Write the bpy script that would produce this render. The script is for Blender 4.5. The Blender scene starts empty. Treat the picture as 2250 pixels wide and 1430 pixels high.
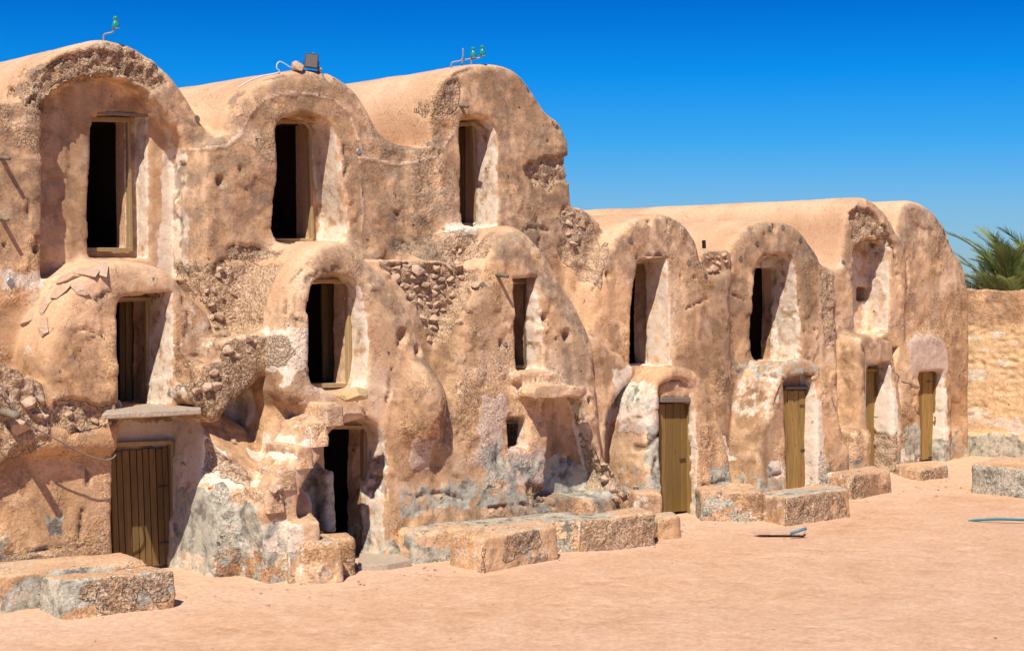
import bpy, bmesh, math, random
import numpy as np
from mathutils import Vector, Matrix

# ------------------------------------------------------------------ camera, sky, sun, exposure
F_PX, CX, HY = 3480.0, 1125.0, 605.0          # focal length and horizon of the 2250 x 1430 frame
YAW = math.radians(47.6)                      # angle between the view axis and the facade's long axis (X)
CAM = np.array([-9.50, -16.90, 3.50])
FWD = np.array([math.cos(YAW), math.sin(YAW), 0.0])
RGT = np.array([math.sin(YAW), -math.cos(YAW), 0.0])
SUN_TRAVEL = Vector((0.62, 0.43, -1.0)).normalized()

scene = bpy.context.scene
cam_data = bpy.data.cameras.new('camera')
cam = bpy.data.objects.new('camera', cam_data)
scene.collection.objects.link(cam)
cam.location = CAM
cam.rotation_euler = (math.pi / 2, 0, YAW - math.pi / 2)
cam_data.sensor_width = 36.0
cam_data.lens = F_PX / 2250.0 * 36.0
cam_data.shift_y = -(715.0 - HY) / 2250.0
cam_data.clip_end = 3000.0
scene.camera = cam

world = bpy.data.worlds.new('World')
scene.world = world
world.use_nodes = True
wn, wl = world.node_tree.nodes, world.node_tree.links
wn.clear()
sky = wn.new('ShaderNodeTexSky')
sky.sky_type = 'NISHITA'
sky.sun_disc = False
to_sun = -SUN_TRAVEL
sky.sun_elevation = math.asin(to_sun.z)
sky.sun_rotation = math.atan2(to_sun.x, to_sun.y)
sky.altitude = 300.0
sky.air_density = 1.0
sky.dust_density = 0.25
sky.ozone_density = 1.0
# the air of this photograph: deep polarised blue that pales towards the horizon
tc = wn.new('ShaderNodeTexCoord')
sx = wn.new('ShaderNodeSeparateXYZ')
wl.new(tc.outputs['Generated'], sx.inputs[0])
tint = wn.new('ShaderNodeValToRGB')
stops = [(0.0, (0.34, 0.56, 0.93)), (0.045, (0.24, 0.53, 0.97)), (0.085, (0.08, 0.50, 1.03)), (0.125, (0.01, 0.44, 1.06)), (0.175, (0.0, 0.29, 0.90))]
el = tint.color_ramp.elements
while len(el) < len(stops): el.new(0.5)
for e, (p, c) in zip(el, stops):
    e.position = p; e.color = (*c, 1)
wl.new(sx.outputs[2], tint.inputs[0])
mul = wn.new('ShaderNodeMix'); mul.data_type = 'RGBA'; mul.blend_type = 'MULTIPLY'; mul.inputs[0].default_value = 1.0
bg = wn.new('ShaderNodeBackground')
bg.inputs['Strength'].default_value = 0.088
wo = wn.new('ShaderNodeOutputWorld')
wl.new(sky.outputs[0], mul.inputs[6])
wl.new(tint.outputs[0], mul.inputs[7])
wl.new(mul.outputs[2], bg.inputs['Color'])
wl.new(bg.outputs[0], wo.inputs['Surface'])

sun_data = bpy.data.lights.new('sun', 'SUN')
sun_data.energy = 5.0
sun_data.angle = math.radians(0.5)
sun_data.color = (1.0, 0.94, 0.84)
sun = bpy.data.objects.new('sun', sun_data)
scene.collection.objects.link(sun)
sun.rotation_euler = SUN_TRAVEL.to_track_quat('-Z', 'Y').to_euler()

scene.view_settings.view_transform = 'Standard'
scene.view_settings.look = 'None'
scene.view_settings.exposure = 0.28
scene.view_settings.gamma = 1.0
scene.view_settings.use_curve_mapping = False
scene.cycles.max_bounces = 6
scene.cycles.diffuse_bounces = 2
scene.cycles.use_adaptive_sampling = True
scene.cycles.adaptive_threshold = 0.025

# ------------------------------------------------------------------ helpers: points, objects, noise
def ray(px, py):
    return FWD + (px - CX) / F_PX * RGT + np.array([0, 0, (HY - py) / F_PX])
def P(px, py, Y=0.0, bat=0.0, z0=0.0):
    """where the sight line through a picture point meets the (leaning) plane y = Y + bat*(z - z0)"""
    d = ray(px, py)
    t = (Y - bat * (z0 - CAM[2]) - CAM[1]) / (d[1] - bat * d[2])
    return CAM + t * d
def G(px, py, Z=0.0):
    d = ray(px, py)
    return CAM + (Z - CAM[2]) / d[2] * d
def PX(px, py, X):
    d = ray(px, py)
    return CAM + (X - CAM[0]) / d[0] * d

rng = np.random.default_rng(7)
random.seed(7)
_T = rng.random((64, 64, 64)).astype(np.float32)
def vnoise(p, scale, seed=0):
    q = p * scale + np.array([17.3 * seed, 5.7 * seed + 31, 11.1 * seed + 3])
    i = np.floor(q).astype(np.int64)
    f = q - i
    u = f * f * (3 - 2 * f)
    i &= 63
    j = (i + 1) & 63
    x0, y0, z0 = i[..., 0], i[..., 1], i[..., 2]
    x1, y1, z1 = j[..., 0], j[..., 1], j[..., 2]
    ux, uy, uz = u[..., 0], u[..., 1], u[..., 2]
    a = _T[x0, y0, z0] * (1 - ux) + _T[x1, y0, z0] * ux
    b = _T[x0, y1, z0] * (1 - ux) + _T[x1, y1, z0] * ux
    c = _T[x0, y0, z1] * (1 - ux) + _T[x1, y0, z1] * ux
    d = _T[x0, y1, z1] * (1 - ux) + _T[x1, y1, z1] * ux
    a = a * (1 - uy) + b * uy
    c = c * (1 - uy) + d * uy
    return a * (1 - uz) + c * uz - 0.5
def fbm(p, scale, octaves=3, seed=0, gain=0.5):
    s, a = 0.0, 1.0
    for k in range(octaves):
        s = s + a * vnoise(p, scale * 2.03 ** k, seed + 3 * k)
        a *= gain
    return s
def worley(p, scale, seed=0):
    """distance to nearest and second nearest feature point, and a random value of the nearest cell"""
    q = p * scale
    i = np.floor(q).astype(np.int64)
    d1 = np.full(len(p), 9.0); d2 = np.full(len(p), 9.0); val = np.zeros(len(p))
    for dx in (-1, 0, 1):
        for dy in (-1, 0, 1):
            for dz in (-1, 0, 1):
                c = i + np.array([dx, dy, dz])
                m = (c + 7 * seed) & 63
                pt = c + np.stack([_T[m[:, 0], m[:, 1], m[:, 2]], _T[m[:, 1], m[:, 2], m[:, 0]], _T[m[:, 2], m[:, 0], m[:, 1]]], 1)
                d = np.sqrt(((q - pt) ** 2).sum(1))
                near = d < d1
                d2 = np.where(near, d1, np.minimum(d2, d))
                val = np.where(near, _T[m[:, 0], m[:, 2], m[:, 1]], val)
                d1 = np.where(near, d, d1)
    return d1, d2, val
def sstep(a, b, x):
    t = np.clip((x - a) / (b - a), 0, 1)
    return t * t * (3 - 2 * t)

COL = scene.collection
def link(o, parent=None):
    COL.objects.link(o)
    if parent is not None:
        o.parent = parent
    return o
def tag(o, label=None, cat=None, group=None, kind=None):
    if label: o['label'] = label
    if cat: o['category'] = cat
    if group: o['group'] = group
    if kind: o['kind'] = kind
    return o
def empty(name, loc=(0, 0, 0)):
    o = bpy.data.objects.new(name, None)
    o.empty_display_size = 0.2
    o.location = loc
    return link(o)
def mesh_obj(name, verts, faces, mat, parent=None, smooth=False):
    me = bpy.data.meshes.new(name)
    me.from_pydata([tuple(v) for v in verts], [], [tuple(f) for f in faces])
    me.update()
    if smooth:
        me.shade_smooth()
    me.materials.append(mat)
    o = bpy.data.objects.new(name, me)
    link(o, parent)
    if parent is not None:
        o.matrix_parent_inverse = Matrix.Translation(-Vector(parent.location))
    return o
def np_mesh(name, verts, faces, mat, normals=None, attrs=None):
    """verts (n,3), quad faces (m,4)"""
    me = bpy.data.meshes.new(name)
    me.vertices.add(len(verts))
    me.vertices.foreach_set('co', np.ascontiguousarray(verts, np.float32).ravel())
    m, k = faces.shape
    me.loops.add(m * k)
    me.loops.foreach_set('vertex_index', np.ascontiguousarray(faces, np.int32).ravel())
    me.polygons.add(m)
    me.polygons.foreach_set('loop_start', np.arange(0, m * k, k, dtype=np.int32))
    me.update(calc_edges=True)
    me.shade_smooth()
    for nm, arr in (attrs or {}).items():
        at = me.attributes.new(nm, 'FLOAT_COLOR', 'POINT')
        at.data.foreach_set('color', np.ascontiguousarray(arr, np.float32).ravel())
    if normals is not None:
        me.normals_split_custom_set_from_vertices(normals.tolist())
    me.materials.append(mat)
    return me
def beam(name, a, b, w, t, mat, parent=None, up=(0, 0, 1), jitter=0.0):
    """a squared timber from a to b, w across (in the plane with up), t deep"""
    a, b = Vector(a), Vector(b)
    ax = (b - a).normalized()
    s = ax.cross(Vector((0, 1, 0)))
    if s.length < 0.3:
        s = ax.cross(Vector(up))
    s.normalize()
    n = ax.cross(s).normalized()
    vs = []
    for end in (a, b):
        for i, j in ((-1, -1), (1, -1), (1, 1), (-1, 1)):
            vs.append(end + s * (i * w / 2 + random.uniform(-jitter, jitter)) + n * (j * t / 2 + random.uniform(-jitter, jitter)))
    fs = [(3, 2, 1, 0), (4, 5, 6, 7), (0, 1, 5, 4), (1, 2, 6, 5), (2, 3, 7, 6), (3, 0, 4, 7)]
    o = mesh_obj(name, vs, fs, mat, parent)
    bv = o.modifiers.new('edge', 'BEVEL'); bv.width = min(w, t) * 0.12; bv.segments = 1
    return o
def tube_data(pts, r, n=8, caps=True):
    pts = [Vector(p) for p in pts]
    rs = r if isinstance(r, (list, tuple)) else [r] * len(pts)
    vs, fs = [], []
    prev = None
    for i, p in enumerate(pts):
        d = (pts[min(i + 1, len(pts) - 1)] - pts[max(i - 1, 0)]).normalized()
        u = d.cross(Vector((0, 0, 1))) if prev is None else prev - d * prev.dot(d)
        if u.length < 1e-3:
            u = d.cross(Vector((1, 0, 0)))
        u.normalize(); prev = u
        v = d.cross(u)
        for k in range(n):
            a = 2 * math.pi * k / n
            vs.append(p + (u * math.cos(a) + v * math.sin(a)) * rs[i])
        if i:
            o = len(vs) - 2 * n
            for k in range(n):
                fs.append((o + k, o + (k + 1) % n, o + n + (k + 1) % n, o + n + k))
    if caps:
        fs.append(tuple(range(n))[::-1]); fs.append(tuple(range(len(vs) - n, len(vs))))
    return vs, fs
def tube(name, pts, r, mat, parent=None, n=8):
    vs, fs = tube_data(pts, r, n)
    return mesh_obj(name, vs, fs, mat, parent, smooth=True)
def smooth_path(pts, n=6):
    """Catmull-Rom through the points"""
    pts = [np.array(p, float) for p in pts]
    q = [2 * pts[0] - pts[1]] + pts + [2 * pts[-1] - pts[-2]]
    out = []
    for i in range(1, len(q) - 2):
        for k in range(n):
            t = k / n
            out.append(0.5 * ((2 * q[i]) + (-q[i - 1] + q[i + 1]) * t + (2 * q[i - 1] - 5 * q[i] + 4 * q[i + 1] - q[i + 2]) * t * t + (-q[i - 1] + 3 * q[i] - 3 * q[i + 1] + q[i + 2]) * t ** 3))
    out.append(pts[-1])
    return out
def lathe_data(profile, n=12):
    vs, fs = [], []
    for r, z in profile:
        for k in range(n):
            a = 2 * math.pi * k / n
            vs.append((r * math.cos(a), r * math.sin(a), z))
    for i in range(len(profile) - 1):
        for k in range(n):
            fs.append((i * n + k, i * n + (k + 1) % n, (i + 1) * n + (k + 1) % n, (i + 1) * n + k))
    fs.append(tuple(range(n))[::-1]); fs.append(tuple(range(len(vs) - n, len(vs))))
    return vs, fs

# ------------------------------------------------------------------ materials (node based)
class NT:
    def __init__(self, name, rough=0.9, spec=0.15):
        self.mat = bpy.data.materials.new(name)
        self.mat.use_nodes = True
        self.t = self.mat.node_tree
        self.n, self.l = self.t.nodes, self.t.links
        self.n.clear()
        self.out = self.n.new('ShaderNodeOutputMaterial')
        self.bsdf = self.n.new('ShaderNodeBsdfPrincipled')
        self.bsdf.inputs['Roughness'].default_value = rough
        self.bsdf.inputs['Specular IOR Level'].default_value = spec
        self.l.new(self.bsdf.outputs[0], self.out.inputs['Surface'])
        self.geo = self.n.new('ShaderNodeNewGeometry')
        self.pos = self.geo.outputs['Position']
    def set(self, sock, v):
        if hasattr(v, 'is_linked'):
            self.l.new(v, sock)
        elif isinstance(v, (tuple, list)) and len(v) == 3 and sock.type == 'RGBA':
            sock.default_value = (*v, 1)
        else:
            sock.default_value = v
    def objpos(self):
        return self.n.new('ShaderNodeTexCoord').outputs['Object']
    def noise(self, scale, detail=4, rough=0.55, vec=None, dist=0.0, out='Fac'):
        k = self.n.new('ShaderNodeTexNoise')
        k.inputs['Scale'].default_value = scale; k.inputs['Detail'].default_value = detail
        k.inputs['Roughness'].default_value = rough; k.inputs['Distortion'].default_value = dist
        self.l.new(vec or self.pos, k.inputs['Vector'])
        return k.outputs[out]
    def voro(self, scale, feature='F1', vec=None, out='Distance', rand=1.0):
        k = self.n.new('ShaderNodeTexVoronoi')
        k.feature = feature
        k.inputs['Scale'].default_value = scale; k.inputs['Randomness'].default_value = rand
        self.l.new(vec or self.pos, k.inputs['Vector'])
        return k.outputs[out]
    def math(self, op, a, b=0.0, clamp=False):
        k = self.n.new('ShaderNodeMath'); k.operation = op; k.use_clamp = clamp
        self.set(k.inputs[0], a); self.set(k.inputs[1], b)
        return k.outputs[0]
    def step(self, x, a, b):
        k = self.n.new('ShaderNodeMapRange'); k.interpolation_type = 'SMOOTHSTEP'
        self.set(k.inputs['Value'], x)
        k.inputs['From Min'].default_value = a; k.inputs['From Max'].default_value = b
        return k.outputs[0]
    def mix(self, fac, a, b, blend='MIX'):
        k = self.n.new('ShaderNodeMix'); k.data_type = 'RGBA'; k.blend_type = blend
        self.set(k.inputs[0], fac); self.set(k.inputs[6], a); self.set(k.inputs[7], b)
        return k.outputs[2]
    def ramp(self, fac, stops):
        k = self.n.new('ShaderNodeValToRGB')
        e = k.color_ramp.elements
        while len(e) < len(stops): e.new(0.5)
        for s, (p, c) in zip(e, stops):
            s.position = p; s.color = (*c, 1)
        self.set(k.inputs[0], fac)
        return k.outputs[0]
    def attr(self, name):
        k = self.n.new('ShaderNodeAttribute'); k.attribute_name = name
        s = self.n.new('ShaderNodeSeparateColor')
        self.l.new(k.outputs['Color'], s.inputs[0])
        return s.outputs[0], s.outputs[1], s.outputs[2], k.outputs['Alpha']
    def sep(self, v):
        k = self.n.new('ShaderNodeSeparateXYZ'); self.l.new(v, k.inputs[0]); return k.outputs
    def vmul(self, v, s):
        k = self.n.new('ShaderNodeVectorMath'); k.operation = 'MULTIPLY'
        self.l.new(v, k.inputs[0]); k.inputs[1].default_value = s
        return k.outputs[0]
    def vadd(self, v, w):
        k = self.n.new('ShaderNodeVectorMath'); k.operation = 'ADD'
        self.l.new(v, k.inputs[0]); self.l.new(w, k.inputs[1])
        return k.outputs[0]
    def warp(self, amount, scale):
        c = self.noise(scale, 3, out='Color')
        k = self.n.new('ShaderNodeVectorMath'); k.operation = 'MULTIPLY_ADD'
        self.l.new(c, k.inputs[0]); k.inputs[1].default_value = (amount,) * 3
        self.l.new(self.pos, k.inputs[2])
        return k.outputs[0]
    def bump(self, h, strength=1.0, dist=0.01, normal=None):
        k = self.n.new('ShaderNodeBump')
        k.inputs['Strength'].default_value = strength; k.inputs['Distance'].default_value = dist
        self.l.new(h, k.inputs['Height'])
        if normal: self.l.new(normal, k.inputs['Normal'])
        return k.outputs[0]
    def done(self, color, normal=None, rough=None):
        self.set(self.bsdf.inputs['Base Color'], color)
        if normal: self.l.new(normal, self.bsdf.inputs['Normal'])
        if rough is not None: self.set(self.bsdf.inputs['Roughness'], rough)
        return self.mat

def make_adobe(name):
    m = NT(name)
    ca = m.n.new('ShaderNodeAttribute'); ca.attribute_name = 'col'
    c = ca.outputs['Color']
    rub, wht, cem, drk = m.attr('m1')
    roof, rgh, lit, pnk = m.attr('m2')
    rough = m.math('MULTIPLY', m.math('SUBTRACT', 1.0, m.math('MULTIPLY', roof, 0.75)), rgh)
    wn_ = m.n.new('ShaderNodeTexNoise'); wn_.inputs['Scale'].default_value = 6.0; wn_.inputs['Detail'].default_value = 3.5; wn_.inputs['Roughness'].default_value = 0.62
    m.l.new(m.pos, wn_.inputs['Vector'])
    wsep = m.n.new('ShaderNodeSeparateColor'); m.l.new(wn_.outputs['Color'], wsep.inputs[0])
    n1, n2, n3 = wsep.outputs
    wv = m.n.new('ShaderNodeVectorMath'); wv.operation = 'MULTIPLY_ADD'
    m.l.new(wn_.outputs['Color'], wv.inputs[0]); wv.inputs[1].default_value = (0.22,) * 3; m.l.new(m.pos, wv.inputs[2])
    wpos = wv.outputs[0]
    fine = m.noise(30, 2.5, 0.70)
    def edge(mask, n, amt, lo, hi):
        return m.step(m.math('ADD', mask, m.math('MULTIPLY', m.math('SUBTRACT', n, 0.5), amt)), lo, hi)
    # pale rubbed spots and umber flecks
    c = m.mix(m.math('MULTIPLY', m.math('MULTIPLY', m.step(n2, 0.58, 0.62), 0.40), rough), c, (0.70, 0.53, 0.38))
    c = m.mix(m.math('MULTIPLY', m.math('MULTIPLY', m.step(n3, 0.60, 0.66), 0.50), rough), c, (0.25, 0.155, 0.10))
    pk = edge(pnk, n1, 0.5, 0.44, 0.50)
    c = m.mix(m.math('MULTIPLY', pk, 0.9), c, m.mix(n2, (0.47, 0.33, 0.255), (0.62, 0.47, 0.37)))
    c = m.mix(m.math('MULTIPLY', edge(wht, n2, 0.9, 0.42, 0.62), 0.88), c, m.mix(n3, (0.82, 0.73, 0.61), (0.68, 0.50, 0.35)))
    cc = m.ramp(n3, [(0.36, (0.14, 0.135, 0.115)), (0.46, (0.335, 0.33, 0.265)), (0.56, (0.47, 0.455, 0.37)), (0.66, (0.50, 0.41, 0.31))])
    c = m.mix(m.math('MULTIPLY', edge(cem, n1, 1.1, 0.46, 0.54), 0.85), c, cc)
    rm = edge(rub, fine, 0.5, 0.36, 0.55)
    rcol = m.mix(m.step(fine, 0.34, 0.66), (0.31, 0.195, 0.115), (0.62, 0.43, 0.28))
    rcol = m.mix(m.math('MULTIPLY', m.step(n2, 0.50, 0.58), 0.5), rcol, (0.50, 0.315, 0.18))
    c = m.mix(m.math('MULTIPLY', rm, 0.8), c, rcol)
    dm = edge(drk, n1, 1.6, 0.30, 0.95)
    c = m.mix(m.math('MULTIPLY', dm, 0.72), c, m.mix(fine, (0.12, 0.085, 0.06), (0.28, 0.20, 0.14)))
    c = m.mix(m.math('MULTIPLY', edge(lit, fine, 0.9, 0.45, 0.75), 0.7), c, (0.66, 0.49, 0.35))
    # thin broken cracks where a coat has let go, and pits
    cr = m.math('ABSOLUTE', m.math('SUBTRACT', n1, 0.5))
    crack = m.math('MULTIPLY', m.math('MULTIPLY', m.step(cr, 0.012, 0.003), m.step(n2, 0.52, 0.60)), m.math('ADD', m.math('MULTIPLY', rough, 0.8), 0.12))
    c = m.mix(m.math('MULTIPLY', crack, 0.8), c, (0.12, 0.075, 0.045))
    pv = m.n.new('ShaderNodeTexVoronoi'); pv.inputs['Scale'].default_value = 4.2; m.l.new(wpos, pv.inputs['Vector'])
    pit = m.math('MULTIPLY', m.math('MULTIPLY', m.step(pv.outputs['Distance'], 0.10, 0.055), m.step(m.sep(pv.outputs['Color'])[0], 0.70, 0.76)), m.math('SUBTRACT', 1.0, m.math('MULTIPLY', roof, 0.8)))
    c = m.mix(m.math('MULTIPLY', pit, 0.75), c, (0.13, 0.08, 0.05))
    c = m.mix(m.math('ADD', m.math('MULTIPLY', rough, 0.40), 0.14), c, m.mix(m.step(fine, 0.25, 0.75), (0.12, 0.11, 0.10), (0.93, 0.91, 0.88)), 'OVERLAY')
    h = m.math('MULTIPLY', n1, m.math('MULTIPLY', rough, 0.45))
    h = m.math('ADD', h, m.math('MULTIPLY', fine, m.math('ADD', m.math('MULTIPLY', rough, 0.60), 0.12)))
    fl = m.math('ADD', m.math('MULTIPLY', m.step(n3, 0.535, 0.55), 0.26), m.math('MULTIPLY', m.step(n2, 0.58, 0.595), 0.24))
    h = m.math('ADD', h, m.math('MULTIPLY', fl, rough))
    h = m.math('ADD', h, m.math('MULTIPLY', pk, 0.25))
    h = m.math('SUBTRACT', h, m.math('MULTIPLY', crack, 0.8))
    h = m.math('SUBTRACT', h, m.math('MULTIPLY', pit, 1.0))
    h = m.math('ADD', h, m.math('MULTIPLY', m.math('ADD', fine, n1), m.math('MULTIPLY', rm, 1.1)))
    return m.done(c, m.bump(h, 1.0, 0.034))

def ramp_np(x, stops):
    xs = [p for p, c in stops]
    return np.stack([np.interp(x, xs, [c[j] for p, c in stops]) for j in range(3)], 1)
def lerp3(a, b, w):
    return a + (np.asarray(b) - a) * w[:, None]
def coat_colour(v, roof, org, tint=(1, 1, 1)):
    """colour of the mud plaster, coat over coat, and the thickness of those coats"""
    big = fbm(v, 0.8, 4, 41) + 0.5
    mid = fbm(v, 2.6, 4, 42, 0.6) + 0.5
    c = 0.6 * ramp_np(big, [(0.22, (0.41, 0.255, 0.15)), (0.40, (0.53, 0.33, 0.195)), (0.58, (0.59, 0.355, 0.195)), (0.75, (0.62, 0.42, 0.275))])
    c += 0.4 * ramp_np(mid, [(0.10, (0.33, 0.21, 0.125)), (0.36, (0.50, 0.315, 0.18)), (0.58, (0.58, 0.37, 0.215)), (0.85, (0.68, 0.50, 0.36))])
    c = lerp3(c, (0.64, 0.355, 0.165), 0.45 * org * sstep(0.2, 0.6, mid))
    nr = 1 - 0.85 * roof
    f1 = sstep(0.13, 0.155, fbm(v, 1.5, 5, 44, 0.55)) * nr
    f2 = sstep(0.13, 0.155, fbm(v, 1.2, 5, 45, 0.58)) * nr
    f3 = sstep(0.19, 0.21, fbm(v, 4.2, 4, 46, 0.55)) * nr
    f4 = sstep(0.20, 0.22, fbm(v, 3.1, 4, 47, 0.6)) * nr
    c = lerp3(c, np.minimum(c * 1.20 + 0.03, 0.8), 0.75 * f1)
    c = lerp3(c, c * np.array((0.70, 0.68, 0.68)), 0.75 * f2)
    c = lerp3(c, np.minimum(c * 1.16 + 0.03, 0.8), 0.7 * f3)
    c = lerp3(c, c * np.array((0.72, 0.70, 0.70)), 0.7 * f4)
    c = c * (1 - 0.20 * sstep(0.05, 0.3, fbm(v * np.array((1, 1, 0.12)), 3.4, 3, 48)) * nr)[:, None]
    rc = ramp_np(fbm(v, 1.6, 4, 43) + 0.5, [(0.2, (0.55, 0.34, 0.205)), (0.5, (0.61, 0.385, 0.24)), (0.8, (0.66, 0.44, 0.285))])
    c = c + (rc - c) * (0.92 * roof)[:, None]
    c = c * np.array(tint) * np.array((0.985, 0.96, 0.90))
    return np.concatenate([c, np.ones((len(v), 1))], 1).astype(np.float32), 0.006 * f1 - 0.005 * f2 + 0.005 * f3 - 0.005 * f4

def make_ground():
    m = NT('sand_ground')
    big = m.noise(0.35, 5, 0.6)
    med = m.noise(1.7, 6, 0.7)
    fine = m.noise(15, 6, 0.72)
    grit = m.noise(85, 3, 0.75)
    c = m.ramp(med, [(0.30, (0.51, 0.29, 0.165)), (0.45, (0.585, 0.345, 0.20)), (0.58, (0.625, 0.38, 0.23)), (0.72, (0.68, 0.45, 0.30))])
    c = m.mix(m.math('MULTIPLY', m.step(big, 0.38, 0.64), 0.40), c, (0.63, 0.40, 0.26))
    y = m.sep(m.pos)[1]
    near = m.step(m.math('ADD', y, m.math('MULTIPLY', m.noise(0.7, 6, 0.7), 2.2)), -2.3, -1.0)
    c = m.mix(m.math('MULTIPLY', near, 0.5), c, (0.68, 0.46, 0.31))
    c = m.mix(0.26, c, m.mix(m.step(fine, 0.30, 0.70), (0.20, 0.19, 0.18), (0.85, 0.83, 0.80)), 'OVERLAY')
    c = m.mix(m.math('MULTIPLY', m.step(grit, 0.60, 0.70), 0.55), c, (0.30, 0.17, 0.10))
    c = m.mix(m.math('MULTIPLY', m.step(grit, 0.40, 0.32), 0.45), c, (0.80, 0.62, 0.47))
    scuff = m.voro(2.6, 'SMOOTH_F1', vec=m.warp(0.5, 1.6))
    h = m.math('ADD', m.math('MULTIPLY', med, 0.9), m.math('MULTIPLY', fine, 0.5))
    h = m.math('ADD', h, m.math('MULTIPLY', m.step(scuff, 0.10, 0.42), 0.55))
    h = m.math('ADD', h, m.math('MULTIPLY', grit, 0.22))
    return m.done(c, m.bump(h, 1.0, 0.028), 0.95)

def make_stone(name, a, b):
    m = NT(name)
    oi = m.n.new('ShaderNodeObjectInfo')
    c = m.mix(oi.outputs['Random'], a, b)
    n = m.noise(16, 6, 0.7)
    c = m.mix(m.step(n, 0.35, 0.7), c, m.mix(0.5, c, (0.66, 0.50, 0.37)))
    c = m.mix(m.math('MULTIPLY', m.step(m.noise(26, 5, 0.7), 0.56, 0.7), 0.5), c, (0.24, 0.15, 0.09))
    h = m.math('ADD', m.noise(18, 6, 0.7), m.math('MULTIPLY', m.noise(70, 3), 0.4))
    return m.done(c, m.bump(h, 1.0, 0.03), 0.9)

def make_wood(name, a, b, wear=(0.30, 0.27, 0.22), wear_amt=0.5, scale=(28, 28, 2.2)):
    m = NT(name, 0.75, 0.25)
    oi = m.n.new('ShaderNodeObjectInfo')
    v = m.vmul(m.pos, scale)
    g = m.noise(1.0, 6, 0.65, vec=v, dist=0.3)
    c = m.mix(m.step(g, 0.3, 0.7), a, b)
    c = m.mix(m.math('MULTIPLY', oi.outputs['Random'], 0.75), c, tuple(x * 0.52 for x in a))
    w = m.step(m.noise(1.0, 6, 0.7, vec=m.vmul(m.pos, (9, 9, 2.2))), 0.56, 0.66)
    c = m.mix(m.math('MULTIPLY', w, wear_amt), c, wear)
    knot = m.step(m.voro(1.0, vec=m.vmul(m.pos, (7, 7, 2.4))), 0.09, 0.04)
    c = m.mix(m.math('MULTIPLY', knot, 0.7), c, (0.07, 0.04, 0.02))
    return m.done(c, m.bump(g, 0.7, 0.006))

def make_plain(name, col, rough=0.6, metal=0.0, spec=0.3, nscale=30, amt=0.25):
    m = NT(name, rough, spec)
    m.bsdf.inputs['Metallic'].default_value = metal
    n = m.noise(nscale, 4, 0.65)
    c = m.mix(m.math('MULTIPLY', n, amt * 2), col, tuple(x * 0.45 for x in col))
    return m.done(c, m.bump(n, 0.4, 0.004))

def make_glass_green():
    m = NT('green_glass', 0.08, 0.5)
    m.bsdf.inputs['Transmission Weight'].default_value = 0.55
    m.bsdf.inputs['IOR'].default_value = 1.5
    return m.done(m.mix(m.noise(9, 2), (0.02, 0.33, 0.27), (0.06, 0.50, 0.42)))

def make_leaf(name, a, b):
    m = NT(name, 0.5, 0.3)
    oi = m.n.new('ShaderNodeObjectInfo')
    c = m.mix(oi.outputs['Random'], a, b)
    c = m.mix(m.math('MULTIPLY', m.noise(3, 3), 0.6), c, tuple(x * 0.55 for x in a))
    m.done(c)
    tr = m.n.new('ShaderNodeBsdfTranslucent'); m.l.new(c, tr.inputs['Color'])
    mx = m.n.new('ShaderNodeMixShader'); mx.inputs[0].default_value = 0.35
    m.l.new(m.bsdf.outputs[0], mx.inputs[1]); m.l.new(tr.outputs[0], mx.inputs[2]); m.l.new(mx.outputs[0], m.out.inputs['Surface'])
    return m.mat

ROOM_SHADE = make_plain('shade_darkened_plaster', (0.085, 0.055, 0.036), 0.95, 0.0, 0.05, 3, 0.2)  # near-black colour stands in for the deep shade inside the rooms
ADOBE = make_adobe('adobe_plaster')
SAND = make_ground()
STONE = make_stone('rubble_stone', (0.46, 0.29, 0.175), (0.64, 0.44, 0.29))
SLATE = make_stone('flat_stone', (0.54, 0.345, 0.215), (0.62, 0.42, 0.28))
SILLSTONE = make_stone('ochre_sill_stone', (0.60, 0.40, 0.16), (0.64, 0.43, 0.19))
CONCRETE = make_stone('weathered_concrete', (0.45, 0.355, 0.255), (0.49, 0.39, 0.285))
WOOD = make_wood('palm_wood_planks', (0.18, 0.102, 0.034), (0.28, 0.165, 0.058), (0.10, 0.078, 0.055), 0.4)
YELLOW = make_wood('yellow_painted_planks', (0.27, 0.155, 0.042), (0.40, 0.245, 0.075), (0.13, 0.10, 0.07), 0.75)
FRAME = make_wood('pale_frame_wood', (0.38, 0.25, 0.115), (0.49, 0.335, 0.165), (0.30, 0.24, 0.17), 0.55, (20, 20, 5))
GREYWOOD = make_wood('grey_weathered_wood', (0.19, 0.145, 0.105), (0.29, 0.225, 0.165), (0.12, 0.09, 0.07), 0.5, (20, 20, 9))
IRON = make_plain('rusty_iron', (0.10, 0.075, 0.06), 0.65, 0.5)
BLACKIRON = make_plain('black_iron', (0.03, 0.028, 0.028), 0.55, 0.4)
GALV = make_plain('galvanised_tin', (0.36, 0.38, 0.39), 0.5, 0.5)
PIPE = make_plain('bent_steel_pin', (0.36, 0.31, 0.27), 0.55, 0.3)
CABLE = make_plain('dusty_cable', (0.30, 0.24, 0.19), 0.7)
WHITECABLE = make_plain('white_cable', (0.72, 0.74, 0.80), 0.5)
LAMPBODY = make_plain('floodlight_body', (0.045, 0.04, 0.036), 0.45, 0.2)
LAMPGLASS = make_plain('floodlight_glass', (0.16, 0.13, 0.11), 0.12, 0.0, 0.6)
BLUEPIPE = make_plain('blue_plastic', (0.10, 0.22, 0.30), 0.45)
TEAL = make_plain('teal_hose', (0.02, 0.20, 0.25), 0.5)
GREEN = make_glass_green()
LEAF = make_leaf('palm_leaflet', (0.24, 0.29, 0.07), (0.38, 0.41, 0.12))
DRYLEAF = make_leaf('dry_frond', (0.34, 0.22, 0.09), (0.42, 0.28, 0.12))
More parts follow.
